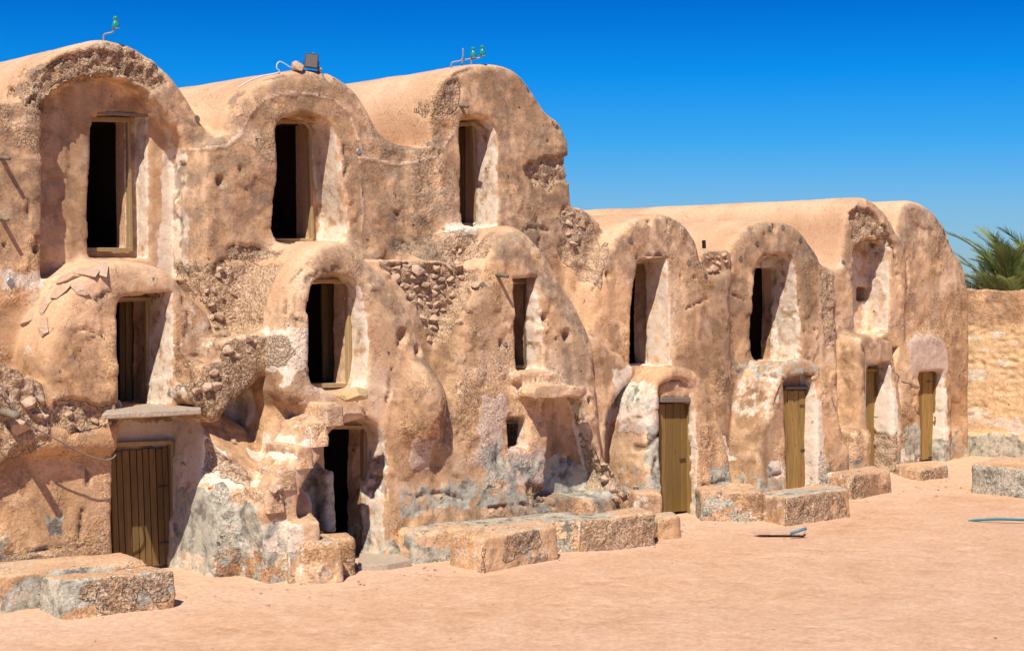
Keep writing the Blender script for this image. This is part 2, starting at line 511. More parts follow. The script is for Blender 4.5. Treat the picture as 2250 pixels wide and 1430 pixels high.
TRUNK = make_wood('palm_trunk_bark', (0.19, 0.13, 0.08), (0.28, 0.20, 0.13), (0.12, 0.09, 0.06), 0.5, (8, 8, 8))

# ------------------------------------------------------------------ solid modelling of the mud building (distance field -> mesh)
VOX = 0.03
NB = 16
LO = np.array([-4.4, -3.0, -0.15])
HI = np.array([18.9, 8.1, 6.95])
NBLK = np.ceil((HI - LO) / (VOX * NB)).astype(int)
MARG = max(0.6, VOX * NB * 1.05)

def poly_sdf(poly, x, z):
    """signed distance to a polygon, for arrays x and z of one shape"""
    poly = np.asarray(poly, float)
    d = np.full(x.shape, 1e9); s = np.ones(x.shape)
    n = len(poly)
    for i in range(n):
        a, b = poly[i], poly[i - 1]
        ex, ez = b[0] - a[0], b[1] - a[1]
        wx, wz = x - a[0], z - a[1]
        t = np.clip((wx * ex + wz * ez) / (ex * ex + ez * ez + 1e-12), 0, 1)
        bx, bz = wx - ex * t, wz - ez * t
        d = np.minimum(d, bx * bx + bz * bz)
        c1 = z >= a[1]; c2 = z < b[1]; c3 = ex * wz > ez * wx
        flip = (c1 & c2 & c3) | (~c1 & ~c2 & ~c3)
        s = np.where(flip, -s, s)
    return s * np.sqrt(d)

def smooth_poly(poly, n=4):
    """round a traced outline with a closed Catmull-Rom curve"""
    p = np.asarray(poly, float); m = len(p); out = []
    for i in range(m):
        a, b, c, d = p[i - 1], p[i], p[(i + 1) % m], p[(i + 2) % m]
        L = np.linalg.norm(c - b)
        La, Ld = np.linalg.norm(a - b), np.linalg.norm(d - c)
        a = b + (a - b) * min(1.0, 1.3 * L / max(La, 1e-6)); d = c + (d - c) * min(1.0, 1.3 * L / max(Ld, 1e-6))
        for k in range(n):
            t = k / n
            if L > 1.2:
                out.append(b + (c - b) * t)
            else:
                out.append(0.5 * (2 * b + (c - a) * t + (2 * a - 5 * b + 4 * c - d) * t * t + (-a + 3 * b - 3 * c + d) * t ** 3))
    return np.array(out)

class Extr:
    """outline in X-Z, extruded in Y; the front may lean by bat"""
    def __init__(s, poly, y0, y1, r=0.1, bat=0.0, z0=0.0):
        s.y0, s.y1, s.r, s.bat, s.z0 = y0, y1, r, bat, z0
        poly = np.asarray(poly); s.poly = poly
        lean = [bat * (z - z0) for z in (poly[:, 1].min(), poly[:, 1].max())] if bat else [0.0]
        s.lo = np.array([poly[:, 0].min(), y0 + min(0, *lean, 0), poly[:, 1].min()]) - MARG
        s.hi = np.array([poly[:, 0].max(), y1, poly[:, 1].max()]) + MARG
        i0 = np.floor((s.lo - LO) / VOX).astype(int) - NB - 2
        i1 = np.ceil((s.hi - LO) / VOX).astype(int) + NB + 2
        s.i0, s.i1 = i0, i1
        gx = LO[0] + VOX * np.arange(i0[0], i1[0]); gz = LO[2] + VOX * np.arange(i0[2], i1[2])
        X, Z = np.meshgrid(gx, gz, indexing='ij')
        s.g = poly_sdf(poly, X, Z).astype(np.float32)
    def comb(s, d2, y, z):
        dy = np.maximum((s.y0 + s.bat * (z - s.z0)) - y, y - s.y1)
        a, b = d2 + s.r, dy + s.r
        return np.sqrt(np.maximum(a, 0) ** 2 + np.maximum(b, 0) ** 2) + np.minimum(np.maximum(a, b), 0) - s.r
    def block(s, i, x, y, z):
        n = x.shape[0]
        ix, iz = i[0] - s.i0[0], i[2] - s.i0[2]
        return s.comb(s.g[ix:ix + n, iz:iz + n][:, None, :], y, z)
    def pts(s, p):
        ix = np.clip(np.rint((p[:, 0] - LO[0]) / VOX).astype(int) - s.i0[0], 0, s.g.shape[0] - 1)
        iz = np.clip(np.rint((p[:, 2] - LO[2]) / VOX).astype(int) - s.i0[2], 0, s.g.shape[1] - 1)
        d = s.comb(s.g[ix, iz], p[:, 1], p[:, 2])
        far = ((p < s.lo) | (p > s.hi)).any(1)
        return np.where(far, 9.0, d)

class Fn:
    """any other solid: f(x, y, z) with its bounding box"""
    def __init__(s, f, lo, hi):
        s.f = f; s.lo = np.array(lo) - MARG; s.hi = np.array(hi) + MARG
    def block(s, i, x, y, z):
        return s.f(x, y, z)
    def pts(s, p):
        d = s.f(p[:, 0], p[:, 1], p[:, 2])
        far = ((p < s.lo) | (p > s.hi)).any(1)
        return np.where(far, 9.0, d)

def Capsule(a, b, ra, rb=None, flat=1.0):
    a, b = np.array(a, float), np.array(b, float); rb = ra if rb is None else rb
    e = b - a; ee = (e * e).sum() + 1e-9
    def f(x, y, z):
        wx, wy, wz = x - a[0], y - a[1], z - a[2]
        t = np.clip((wx * e[0] + wy * e[1] + wz * e[2]) / ee, 0, 1)
        return np.sqrt((wx - e[0] * t) ** 2 + ((wy - e[1] * t) / flat) ** 2 + (wz - e[2] * t) ** 2) - (ra + (rb - ra) * t)
    R = max(ra, rb) * max(1, flat)
    return Fn(f, np.minimum(a, b) - R, np.maximum(a, b) + R)
def Ellip(c, r):
    c, r = np.array(c, float), np.array(r, float); k = r.min()
    def f(x, y, z):
        return (np.sqrt(((x - c[0]) / r[0]) ** 2 + ((y - c[1]) / r[1]) ** 2 + ((z - c[2]) / r[2]) ** 2) - 1) * k
    return Fn(f, c - r, c + r)
def Box(c, half, rz=0.0, r=0.04):
    c, half = np.array(c, float), np.array(half, float); co, si = math.cos(rz), math.sin(rz)
    def f(x, y, z):
        dx, dy = x - c[0], y - c[1]
        qx = np.abs(dx * co + dy * si) - half[0] + r; qy = np.abs(-dx * si + dy * co) - half[1] + r; qz = np.abs(z - c[2]) - half[2] + r
        return np.sqrt(np.maximum(qx, 0) ** 2 + np.maximum(qy, 0) ** 2 + np.maximum(qz, 0) ** 2) + np.minimum(np.maximum(np.maximum(qx, qy), qz), 0) - r
    R = np.array([half[0] + half[1], half[0] + half[1], half[2]])
    return Fn(f, c - R, c + R)
def Plan(poly, ztop, r=0.1, zlo=-0.5):
    """plan outline in X-Y under a sloping top z = ztop(x, y)"""
    poly = np.asarray(poly, float)
    def f(x, y, z):
        X, Y = np.broadcast_arrays(x, y)
        d2 = poly_sdf(poly, X, Y)
        dz = (z - ztop(x, y)) * 0.8
        a, b = d2 + r, dz + r
        return np.sqrt(np.maximum(a, 0) ** 2 + np.maximum(b, 0) ** 2) + np.minimum(np.maximum(a, b), 0) - r
    zs = max(ztop(q[0], q[1]) for q in poly)
    return Fn(f, [*poly.min(0), zlo], [*poly.max(0), zs])

OPS = []          # ('add'|'sub', prim, k, group or tag)
def add(group, prim, k=0.1): OPS.append(('add', prim, k, group))
def sub(prim, k=0.05, name='cut'): OPS.append(('sub', prim, k, name))
def outline(pix, Y, bat=0.0, z0=0.0):
    return np.array([P(a, b, Y, bat, z0)[[0, 2]] for a, b in pix])
def mass(group, pix, Y, depth, r=0.12, bat=0.0, z0=0.0, k=0.12, smooth=True, n=3):
    q = outline(pix, Y, bat, z0)
    add(group, Extr(smooth_poly(q, n) if smooth else q, Y, Y + depth, r, bat, z0), k)
def recess(pix, Y, depth, front=0.45, r=0.03, k=0.05, smooth=True, name='reveal', bat=0.0, z0=0.0):
    q = outline(pix, Y, bat, z0)
    sub(Extr(smooth_poly(q, 3) if smooth else q, Y - front, Y + depth, r), k, name)
def rect(x0, y0, x1, y1): return [(x0, y1), (x0, y0), (x1, y0), (x1, y1)]

def smin(a, b, k):
    if k <= 0: return np.minimum(a, b)
    h = np.maximum(k - np.abs(a - b), 0) / k
    return np.minimum(a, b) - h * h * k * 0.25
def field_pts(p):
    d = np.full(len(p), 9.0)
    for op, pr, k, g in OPS:
        e = pr.pts(p)
        d = smin(d, e, k) if op == 'add' else -smin(-d, e, k)
    return d
def mesh_field():
    bs = VOX * NB
    I = np.stack(np.meshgrid(*[np.arange(n) for n in NBLK], indexing='ij'), -1).reshape(-1, 3)
    cen = LO + (I + 0.5) * bs
    act = I[np.abs(field_pts(cen)) < bs * 0.866 * 1.25]
    keys, poss, quads = [], [], []
    S = 4096
    def key(i): return (i[..., 0] * S + i[..., 1]) * S + i[..., 2]
    corner = np.array([(a, b, c) for a in (0, 1) for b in (0, 1) for c in (0, 1)])
    edges = [(a, b) for a in range(8) for b in range(a + 1, 8) if np.abs(corner[a] - corner[b]).sum() == 1]
    n = NB + 1
    for bi in act:
        i0 = bi * NB
        x = (LO[0] + VOX * (i0[0] + np.arange(n)))[:, None, None]
        y = (LO[1] + VOX * (i0[1] + np.arange(n)))[None, :, None]
        z = (LO[2] + VOX * (i0[2] + np.arange(n)))[None, None, :]
        b0 = LO + VOX * i0; b1 = b0 + bs
        d = np.full((n, n, n), 9.0, np.float32)
        for op, pr, k, g in OPS:
            if (b1 < pr.lo).any() or (b0 > pr.hi).any(): continue
            e = pr.block(i0, x, y, z)
            d = smin(d, e, k) if op == 'add' else -smin(-d, e, k)
        ins = d < 0
        cnt = sum(ins[c[0]:c[0] + NB, c[1]:c[1] + NB, c[2]:c[2] + NB].astype(np.int8) for c in corner)
        ci = np.argwhere((cnt > 0) & (cnt < 8))
        if not len(ci): continue
        acc = np.zeros((len(ci), 3)); w = np.zeros(len(ci))
        vals = [d[ci[:, 0] + c[0], ci[:, 1] + c[1], ci[:, 2] + c[2]] for c in corner]
        for a, b in edges:
            va, vb = vals[a], vals[b]
            m = (va < 0) != (vb < 0)
            t = np.where(m, va / np.where(m, va - vb, 1), 0)[:, None]
            acc += np.where(m[:, None], corner[a] + (corner[b] - corner[a]) * t, 0); w += m
        keys.append(key(ci + i0)); poss.append(LO + VOX * (ci + i0 + acc / w[:, None]))
        for ax in range(3):
            u, v = (ax + 1) % 3, (ax + 2) % 3
            sa = [slice(0, NB)] * 3; sb = [slice(0, NB)] * 3; sb[ax] = slice(1, NB + 1)
            A, B = ins[tuple(sa)], ins[tuple(sb)]
            e = np.argwhere(A != B)
            if not len(e): continue
            flip = A[tuple(e.T)]
            g = e + i0
            du = np.zeros(3, int); du[u] = 1; dv = np.zeros(3, int); dv[v] = 1
            ok = (g[:, u] > 0) & (g[:, v] > 0)
            g, flip = g[ok], flip[ok]
            q = np.stack([key(g), key(g - du), key(g - du - dv), key(g - dv)], 1)
            q[~flip] = q[~flip][:, ::-1]
            quads.append(q)
    keys = np.concatenate(keys); poss = np.concatenate(poss); quads = np.concatenate(quads)
    o = np.argsort(keys); keys, poss = keys[o], poss[o]
    idx = np.searchsorted(keys, quads); idx = np.clip(idx, 0, len(keys) - 1)
    good = (keys[idx] == quads).all(1)
    return poss, idx[good]
def vert_normals(v, f):
    a, b, c, d = (v[f[:, k]] for k in range(4))
    fn = np.cross(c - a, d - b)
    vn = np.zeros_like(v)
    for k in range(4):
        for j in range(3):
            vn[:, j] += np.bincount(f[:, k], fn[:, j], len(v))
    return vn / (np.linalg.norm(vn, axis=1, keepdims=True) + 1e-12)
def relax(v, f, it=1, lam=0.5):
    for _ in range(it):
        acc = np.zeros_like(v); w = np.zeros(len(v))
        for k in range(4):
            a, b = f[:, k], f[:, (k + 1) % 4]
            for j in range(3):
                acc[:, j] += np.bincount(a, v[b, j], len(v)) + np.bincount(b, v[a, j], len(v))
            w += np.bincount(a, minlength=len(v)) + np.bincount(b, minlength=len(v))
        v = v + lam * (acc / np.maximum(w, 1)[:, None] - v)
    return v

# ------------------------------------------------------------------ the mud building: walls and vaults, storey by storey
YA, YB, YC = 0.20, -0.10, -0.30          # wall planes of the top storey
# wall that carries the top storey, valley heights between the vaults
mass('upper_a', [(-420, 1400), (-420, 330), (-200, 250), (20, 222), (120, 230), (200, 200), (420, 250), (470, 300), (476, 1400)], YA, 7.6, 0.08, smooth=False)
mass('upper_a', [(40, 560), (40, 260), (46, 215), (62, 172), (100, 132), (150, 105), (205, 90), (245, 88), (290, 99), (332, 124), (376, 164), (410, 209), (440, 254), (464, 290), (478, 330), (478, 560)], YA, 7.6, 0.16, k=0.05)
mass('upper_a', [(-420, 560), (-420, 200), (-330, 150), (-230, 120), (-150, 130), (-70, 170), (-20, 205), (20, 240), (30, 560)], YA + .05, 7.6, 0.16, k=0.1)
mass('upper_b', [(425, 1400), (455, 320), (490, 300), (620, 300), (850, 310), (905, 330), (915, 1400)], YB, 7.6, 0.08, smooth=False)
mass('upper_b', [(492, 600), (494, 300), (503, 252), (530, 215), (566, 184), (610, 163), (660, 152), (705, 152), (745, 165), (785, 195), (812, 232), (832, 268), (852, 296), (880, 318), (915, 328), (915, 600)], YB, 7.6, 0.2, k=0.12)
mass('upper_c', [(905, 1400), (905, 330), (950, 322), (1248, 305), (1251, 340), (1254, 420), (1256, 1400)], YC, 7.6, 0.06, smooth=False)
mass('upper_c', [(952, 600), (950, 330), (946, 252), (955, 205), (976, 170), (1006, 150), (1050, 140), (1100, 142), (1142, 160), (1172, 196), (1202, 242), (1236, 270), (1248, 302), (1251, 345), (1252, 600)], YC, 7.6, 0.12, k=0.05)

YD = -0.40                                # middle storey, bay with the stone slab
mass('lower_d', [(-420, 1400), (-420, 880), (-100, 860), (0, 850), (80, 850), (200, 900), (240, 915), (300, 905), (440, 905), (470, 960), (475, 1400)], YD - 0.04, 1.2, 0.10, 0.02, 0, 0.08, smooth=False)
mass('lower_d', [(-420, 1400), (-420, 790), (-60, 790), (0, 800), (55, 815), (95, 850), (110, 905), (100, 960), (60, 990), (20, 1020), (-60, 1100), (-80, 1250), (-90, 1400)], -0.58, 0.5, 0.10, 0.0, 0, 0.10)
# wall between this bay and the next, behind the stairs
mass('lower_d', [(430, 1400), (430, 750), (500, 700), (640, 690), (660, 1400)], -0.20, 0.8, 0.1, 0.03, 0, 0.15, smooth=False)

YG = -1.35                                # middle storey, bay with the ochre sill stone
mass('middle_g', [(640, 885), (624, 800), (626, 705), (640, 632), (664, 582), (695, 549), (725, 534), (757, 530), (795, 550), (830, 583), (870, 625), (899, 672), (923, 720), (947, 778), (972, 838), (986, 885), (980, 900)], YG, 2.0, 0.22, 0.08, 1.6, 0.10)
mass('lower_g', [(712, 1400), (708, 1010), (700, 950), (672, 895), (640, 862), (800, 840), (975, 845), (988, 900), (972, 960), (966, 1060), (968, 1400)], YG, 2.0, 0.18, 0.06, 1.6, 0.12)
add('lower_g', Ellip(P(930, 900, YG - 0.02), (0.30, 0.26, 0.45)), 0.25)
add('lower_g', Ellip(P(915, 930, YG - 0.1), (0.16, 0.14, 0.22)), 0.12)

YH = -1.30                                # middle storey, bay over the barred window
mass('middle_h', [(998, 1000), (996, 820), (1004, 752), (1018, 706), (1038, 656), (1062, 600), (1084, 556), (1106, 520), (1132, 497), (1163, 508), (1197, 546), (1226, 588), (1254, 632), (1281, 682), (1303, 735), (1318, 800), (1322, 1000)], YH, 2.0, 0.24, 0.10, 1.8, 0.10)
mass('lower_h', [(955, 1400), (958, 960), (985, 890), (1010, 850), (1150, 850), (1290, 850), (1318, 900), (1330, 1000), (1380, 1080), (1400, 1400)], YH - 0.02, 2.0, 0.16, 0.07, 1.8, 0.15)

YI, YJ, YK, YL = -0.78, -0.68, -0.36, -0.30   # two-storey range on the far side
mass('upper_i', [(1285, 1400), (1296, 700), (1302, 640), (1318, 594), (1340, 545), (1368, 507), (1400, 482), (1435, 471), (1462, 469), (1488, 477), (1513, 495), (1531, 519), (1542, 545), (1548, 572), (1560, 598), (1600, 604), (1610, 1400)], YI, 7.8, 0.16, 0.03, 2.2, 0.1)
mass('upper_j', [(1560, 1400), (1570, 612), (1590, 596), (1602, 568), (1614, 537), (1633, 509), (1660, 490), (1696, 482), (1730, 486), (1756, 501), (1777, 526), (1796, 553), (1810, 580), (1840, 596), (1860, 1400)], YJ, 7.8, 0.16, 0.02, 2.2, 0.30)
mass('upper_k', [(1805, 1400), (1808, 592), (1835, 590), (1850, 560), (1858, 520), (1862, 480), (1872, 450), (1890, 437), (1910, 436), (1932, 452), (1952, 478), (1968, 505), (1990, 540), (1995, 1400)], YK, 7.8, 0.14, 0.0, 2.2, 0.26)
mass('upper_l', [(1960, 1400), (1962, 520), (1975, 490), (1982, 462), (1992, 445), (2008, 440), (2037, 449), (2063, 473), (2085, 505), (2102, 543), (2118, 575), (2128, 608), (2134, 660), (2136, 1400)], YL, 7.8, 0.20, 0.02, 2.2, 0.14)
mass('upper_i', [(1540, 640), (1543, 560), (1548, 551), (1596, 549), (1606, 556), (1608, 640)], YI + 0.10, 0.5, 0.04, 0, 0, 0.04, smooth=False)
# domed porches of the ground doors
mass('lower_i', [(1424, 1400), (1424, 1000), (1428, 900), (1434, 862), (1446, 834), (1462, 814), (1484, 806), (1512, 809), (1536, 822), (1553, 848), (1570, 882), (1587, 929), (1600, 976), (1612, 1040), (1620, 1400)], -1.62, 1.2, 0.10, 0.05, 1.0, 0.08)
mass('lower_j', [(1662, 1400), (1668, 1010), (1682, 930), (1698, 872), (1708, 832), (1720, 806), (1738, 792), (1760, 787), (1788, 794), (1808, 812), (1828, 840), (1842, 895), (1852, 942), (1870, 1000), (1880, 1400)], -1.42, 1.3, 0.10, 0.05, 1.0, 0.08)
mass('lower_k', [(1886, 1400), (1886, 900), (1886, 800), (1886, 765), (1890, 745), (1900, 738), (1935, 736), (1962, 745), (1970, 785), (1974, 830), (1980, 900), (1984, 1400)], -0.85, 1.0, 0.08, 0.03, 1.0, 0.10)
mass('upper_l', [(1975, 1400), (1976, 860), (1988, 800), (2000, 752), (2030, 736), (2062, 738), (2084, 760), (2090, 830), (2098, 1400)], -0.42, 0.8, 0.12, 0.02, 1.0, 0.15)
# buttress left of the fourth door porch with its dark slot
add('lower_j', Box(P(1852, 1010, -0.95), (0.30, 0.4, 0.55), 0, 0.12), 0.12)

# ---- stairs
# flight up to the ochre sill stone
mass('stair_g', [(742, 900), (700, 935), (662, 985), (630, 1030), (600, 1066), (575, 1130), (590, 1300), (650, 1300), (656, 1117), (662, 1076), (680, 1038), (704, 1000), (724, 951)], -1.69, 0.6, 0.03, 0, 0, 0.02, smooth=False)
mass('lower_g', [(600, 1300), (596, 1000), (610, 880), (640, 800), (720, 800), (740, 1300)], -1.02, 0.9, 0.15, 0.05, 1.5, 0.12)
# lower landing block and the steps from the ground
add('stair_g', Plan([G(506, 1255)[:2], G(572, 1268)[:2], G(612, 1268)[:2], G(650, 1262)[:2], (1.75, -1.2), (0.95, -0.55)], lambda x, y: 0.82 + 0 * x, 0.07), 0.06)
add('stair_g', Plan([G(632, 1148, .68)[:2], G(702, 1142, .68)[:2], G(682, 1120, .68)[:2], G(622, 1126, .68)[:2]], lambda x, y: 0.68 + 0 * x, 0.05), 0.05)
# crumbling flight down from the slab, standing on a whitewashed buttress
BA, BB = P(432, 918, -0.55), P(600, 1075, -1.45)
def ramp_top(x, y):
    t = ((x - BA[0]) * (BB[0] - BA[0]) + (y - BA[1]) * (BB[1] - BA[1])) / ((BB[0] - BA[0]) ** 2 + (BB[1] - BA[1]) ** 2)
    return BA[2] + (BB[2] - BA[2]) * np.clip(t, -0.2, 1.2)
add('ramp_d', Plan([(0.30, -0.20), (0.31, -0.66), (0.50, -1.04), (0.74, -1.34), (1.30, -1.52), (1.55, -1.25), (1.35, -0.55), (0.9, -0.2)], ramp_top, 0.10), 0.06)
add('ramp_d', Ellip(P(440, 1180, -0.75), (0.34, 0.34, 0.62)), 0.2)
add('ramp_d', Ellip(P(485, 1200, -0.95), (0.26, 0.24, 0.5)), 0.15)
# flight up to the top storey, over a diagonal soffit
mass('stair_b', [(408, 872), (414, 842), (440, 836), (444, 800), (486, 792), (488, 756), (520, 738), (560, 732), (598, 728), (612, 738), (622, 772), (600, 800), (560, 838), (520, 872), (492, 900), (472, 930), (448, 905)], -0.92, 0.75, 0.06, 0, 0, 0.05)
mass('stair_b', [(470, 740), (468, 640), (500, 625), (500, 590), (590, 576), (612, 580), (600, 640), (560, 730)], -0.14, 0.5, 0.05, 0, 0, 0.05)
# stepped ramp beside the barred-window bay
mass('stair_i', [(1296, 900), (1292, 740), (1312, 738), (1336, 756), (1345, 770), (1366, 778), (1378, 796), (1397, 808), (1398, 824), (1384, 842), (1364, 862), (1342, 900), (1332, 1000), (1330, 1300), (1300, 1300)], -1.10, 0.5, 0.12, 0, 0, 0.08)
# flank of the porch under the canopy slab: a wall that slants down to the ground
mass('stair_i', [(1284, 872), (1300, 880), (1312, 930), (1330, 985), (1352, 1030), (1380, 1075), (1395, 1120), (1395, 1300), (1310, 1300), (1290, 1000)], -1.62, 0.5, 0.08, 0.05, 1.0, 0.08)
# infill of mud and rubble between the roofs
mass('infill_gh', [(820, 1000), (826, 572), (900, 572), (1010, 575), (1040, 600), (1010, 760), (980, 1000)], -0.78, 0.5, 0.03, 0.02, 2.0, 0.05, smooth=False)
mass('infill_ci', [(1250, 900), (1254, 470), (1262, 455), (1288, 460), (1312, 480), (1330, 520), (1312, 600), (1300, 700), (1300, 900)], -0.55, 1.2, 0.1, 0.08, 2.0, 0.1)
mass('infill_ci', [(900, 640), (920, 560), (960, 530), (1010, 500), (1075, 500), (1090, 540), (1040, 640)], -0.62, 0.5, 0.14, 0.1, 3.6, 0.12)

# ---- openings
ROOMS = []
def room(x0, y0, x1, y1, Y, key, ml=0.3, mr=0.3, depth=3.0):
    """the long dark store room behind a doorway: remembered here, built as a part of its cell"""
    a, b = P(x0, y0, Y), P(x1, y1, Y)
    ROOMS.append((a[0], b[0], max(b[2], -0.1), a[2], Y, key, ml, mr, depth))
recess([(92, 612), (91, 300), (99, 246), (120, 214), (150, 189), (190, 172), (230, 167), (270, 172), (310, 192), (345, 224), (375, 262), (397, 300), (407, 340), (409, 612)], YA, 0.32, 0.2, 0.03, 0.06, name='niche')
recess(rect(197, 250, 325, 566), YA + 0.32, 0.28, 0.10, 0.02, 0.04, smooth=False)
recess(rect(168, 262, 279, 546), YA + 0.56, 0.3, 0.05, 0.01, 0.01, smooth=False, name='door_hole')
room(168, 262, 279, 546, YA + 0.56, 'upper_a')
mass('middle_d', [(70, 1000), (84, 860), (96, 780), (112, 722), (136, 668), (162, 628), (192, 602), (225, 584), (255, 575), (285, 572), (339, 581), (380, 599), (412, 634), (442, 664), (470, 700), (480, 746), (478, 800), (470, 1000)], YD - 0.15, 1.4, 0.16, 0.06, 1.9, 0.06)
recess([(606, 530), (610, 400), (606, 300), (612, 270), (632, 257), (670, 250), (708, 260), (731, 282), (742, 330), (749, 400), (753, 530)], YB, 0.55, 0.25, 0.05, 0.06)
recess(rect(575, 268, 678, 525), YB + 0.55, 0.3, 0.05, 0.01, 0.01, smooth=False, name='door_hole')
room(575, 268, 678, 525, YB + 0.55, 'upper_b')
recess([(1013, 496), (1012, 300), (1015, 268), (1036, 258), (1064, 260), (1083, 272), (1090, 300), (1092, 496)], YC, 0.50, 0.25, 0.05, 0.06)
recess(rect(985, 276, 1046, 490), YC + 0.50, 0.3, 0.05, 0.01, 0.01, smooth=False, name='door_hole')
room(985, 276, 1046, 490, YC + 0.50, 'upper_c')
recess([(243, 893), (243, 668), (250, 652), (300, 645), (364, 642), (363, 740), (356, 820), (352, 893)], YD + 0.1, 0.42, 0.7, 0.02, 0.05, smooth=False)
recess(rect(205, 660, 322, 888), YD + 0.52, 0.3, 0.05, 0.01, 0.01, smooth=False, name='door_hole')
room(205, 660, 322, 888, YD + 0.52, 'middle_d')
recess([(250, 1400), (252, 960), (262, 925), (300, 915), (400, 913), (424, 922), (408, 1020), (398, 1400)], YD - 0.04, 0.42, 0.7, 0.03, 0.06, smooth=False)
recess([(684, 848), (682, 700), (688, 642), (704, 612), (740, 601), (768, 606), (790, 622), (804, 660), (809, 740), (806, 800), (792, 856)], YG + 0.08, 0.38, 0.6, 0.03, 0.06)
recess(rect(650, 622, 762, 845), YG + 0.46, 0.3, 0.05, 0.01, 0.01, smooth=False, name='door_hole')
room(650, 622, 762, 845, YG + 0.46, 'middle_g', ml=0.02)
recess([(690, 1400), (690, 1080), (702, 1010), (728, 950), (755, 930), (790, 922), (826, 928), (845, 958), (852, 1010), (838, 1090), (828, 1400)], YG, 0.42, 0.9, 0.05, 0.08)
recess(rect(715, 940, 796, 1400), YG + 0.42, 0.3, 0.05, 0.01, 0.01, smooth=False, name='door_hole')
room(715, 940, 796, 1400, YG + 0.42, 'lower_g')
recess([(1126, 813), (1125, 640), (1130, 612), (1183, 606), (1184, 720), (1181, 813)], YH + 0.16, 0.30, 0.7, 0.02, 0.04, smooth=False)
recess(rect(1105, 622, 1158, 806), YH + 0.46, 0.3, 0.05, 0.01, 0.01, smooth=False, name='door_hole')
room(1105, 622, 1158, 806, YH + 0.46, 'middle_h')
recess([(1112, 986), (1112, 925), (1118, 918), (1150, 918), (1153, 930), (1150, 986)], YH - 0.02, 0.20, 0.6, 0.02, 0.04, smooth=False)
recess(rect(1105, 930, 1140, 982), YH + 0.18, 0.3, 0.05, 0.01, 0.01, smooth=False, name='door_hole')
room(1105, 930, 1140, 982, YH + 0.18, 'lower_h')
recess([(1190, 1090), (1200, 1000), (1204, 930), (1196, 890), (1210, 874), (1272, 872), (1290, 930), (1306, 1000), (1318, 1060), (1290, 1085), (1230, 1090)], YH - 0.05, 0.26, 0.45, 0.06, 0.06)
recess([(1384, 806), (1390, 700), (1398, 630), (1404, 574), (1430, 570), (1470, 570), (1474, 666), (1476, 806)], YI, 0.58, 0.6, 0.03, 0.05, smooth=False)
recess(rect(1330, 580, 1424, 800), YI + 0.58, 0.3, 0.05, 0.01, 0.01, smooth=False, name='door_hole')
room(1330, 580, 1424, 800, YI + 0.58, 'upper_i')
recess([(1658, 796), (1658, 660), (1665, 594), (1680, 571), (1706, 559), (1732, 558), (1746, 568), (1752, 600), (1755, 660), (1754, 796)], YJ, 0.52, 0.6, 0.05, 0.06)
recess(rect(1622, 590, 1700, 792), YJ + 0.52, 0.3, 0.05, 0.01, 0.01, smooth=False, name='door_hole')
room(1622, 590, 1700, 792, YJ + 0.52, 'upper_j')
recess([(1878, 726), (1876, 560), (1886, 536), (1912, 524), (1940, 524), (1954, 537), (1956, 580), (1953, 726)], YK, 0.50, 0.7, 0.04, 0.05)
recess(rect(1884, 630, 1904, 660), YK + 0.50, 0.25, 0.05, 0.01, 0.01, smooth=False, name='hole')
recess([(1451, 1400), (1450, 890), (1450, 858), (1464, 838), (1490, 832), (1514, 836), (1528, 858), (1530, 890), (1530, 1400)], -1.62, 0.20, 0.5, 0.03, 0.05)
recess(rect(1440, 884, 1512, 1400), -1.42, 0.3, 0.05, 0.01, 0.01, smooth=False, name='door_hole')
room(1440, 884, 1512, 1400, -1.42, 'lower_i')
recess([(1727, 1400), (1726, 840), (1740, 830), (1788, 824), (1794, 860), (1790, 1000), (1786, 1400)], -1.40, 0.28, 0.6, 0.03, 0.05, smooth=False)
recess([(1905, 1400), (1905, 820), (1915, 806), (1960, 796), (1963, 840), (1958, 1000), (1954, 1400)], -0.85, 0.45, 0.6, 0.03, 0.05, smooth=False)
recess([(2022, 1400), (2021, 818), (2072, 813), (2076, 830), (2070, 1000), (2068, 1400)], -0.42, 0.30, 0.5, 0.03, 0.04, smooth=False)
recess([(1970, 770), (1994, 763), (1986, 800), (1981, 832), (1974, 810)], -0.55, 0.35, 0.4, 0.01, 0.03, smooth=False, name='hole')
recess([(1838, 900), (1846, 940), (1838, 942), (1834, 930)], -1.0, 0.3, 0.5, 0.01, 0.02, smooth=False, name='hole')
# ledges added after the openings were cut
mass('middle_h', [(1136, 842), (1138, 820), (1160, 815), (1215, 812), (1236, 826), (1236, 842)], YH - 0.10, 0.4, 0.03, 0, 0, 0.03)
mass('lower_h', [(1176, 880), (1176, 852), (1200, 842), (1288, 848), (1293, 862), (1286, 876), (1250, 872)], -1.66, 0.5, 0.03, 0, 0, 0.04)
mass('lower_i', [(1452, 846), (1452, 876), (1524, 876), (1524, 846), (1512, 838), (1465, 838)], -1.50, 0.3, 0.02, 0, 0, 0.03, smooth=False)
mass('lower_g', [(716, 1170), (716, 1045), (736, 1030), (741, 1170)], YG + 0.15, 0.3, 0.02, 0, 0, 0.02, smooth=False)

# ------------------------------------------------------------------ mesh it, weather it, split it into its cells
V, Fq = mesh_field()
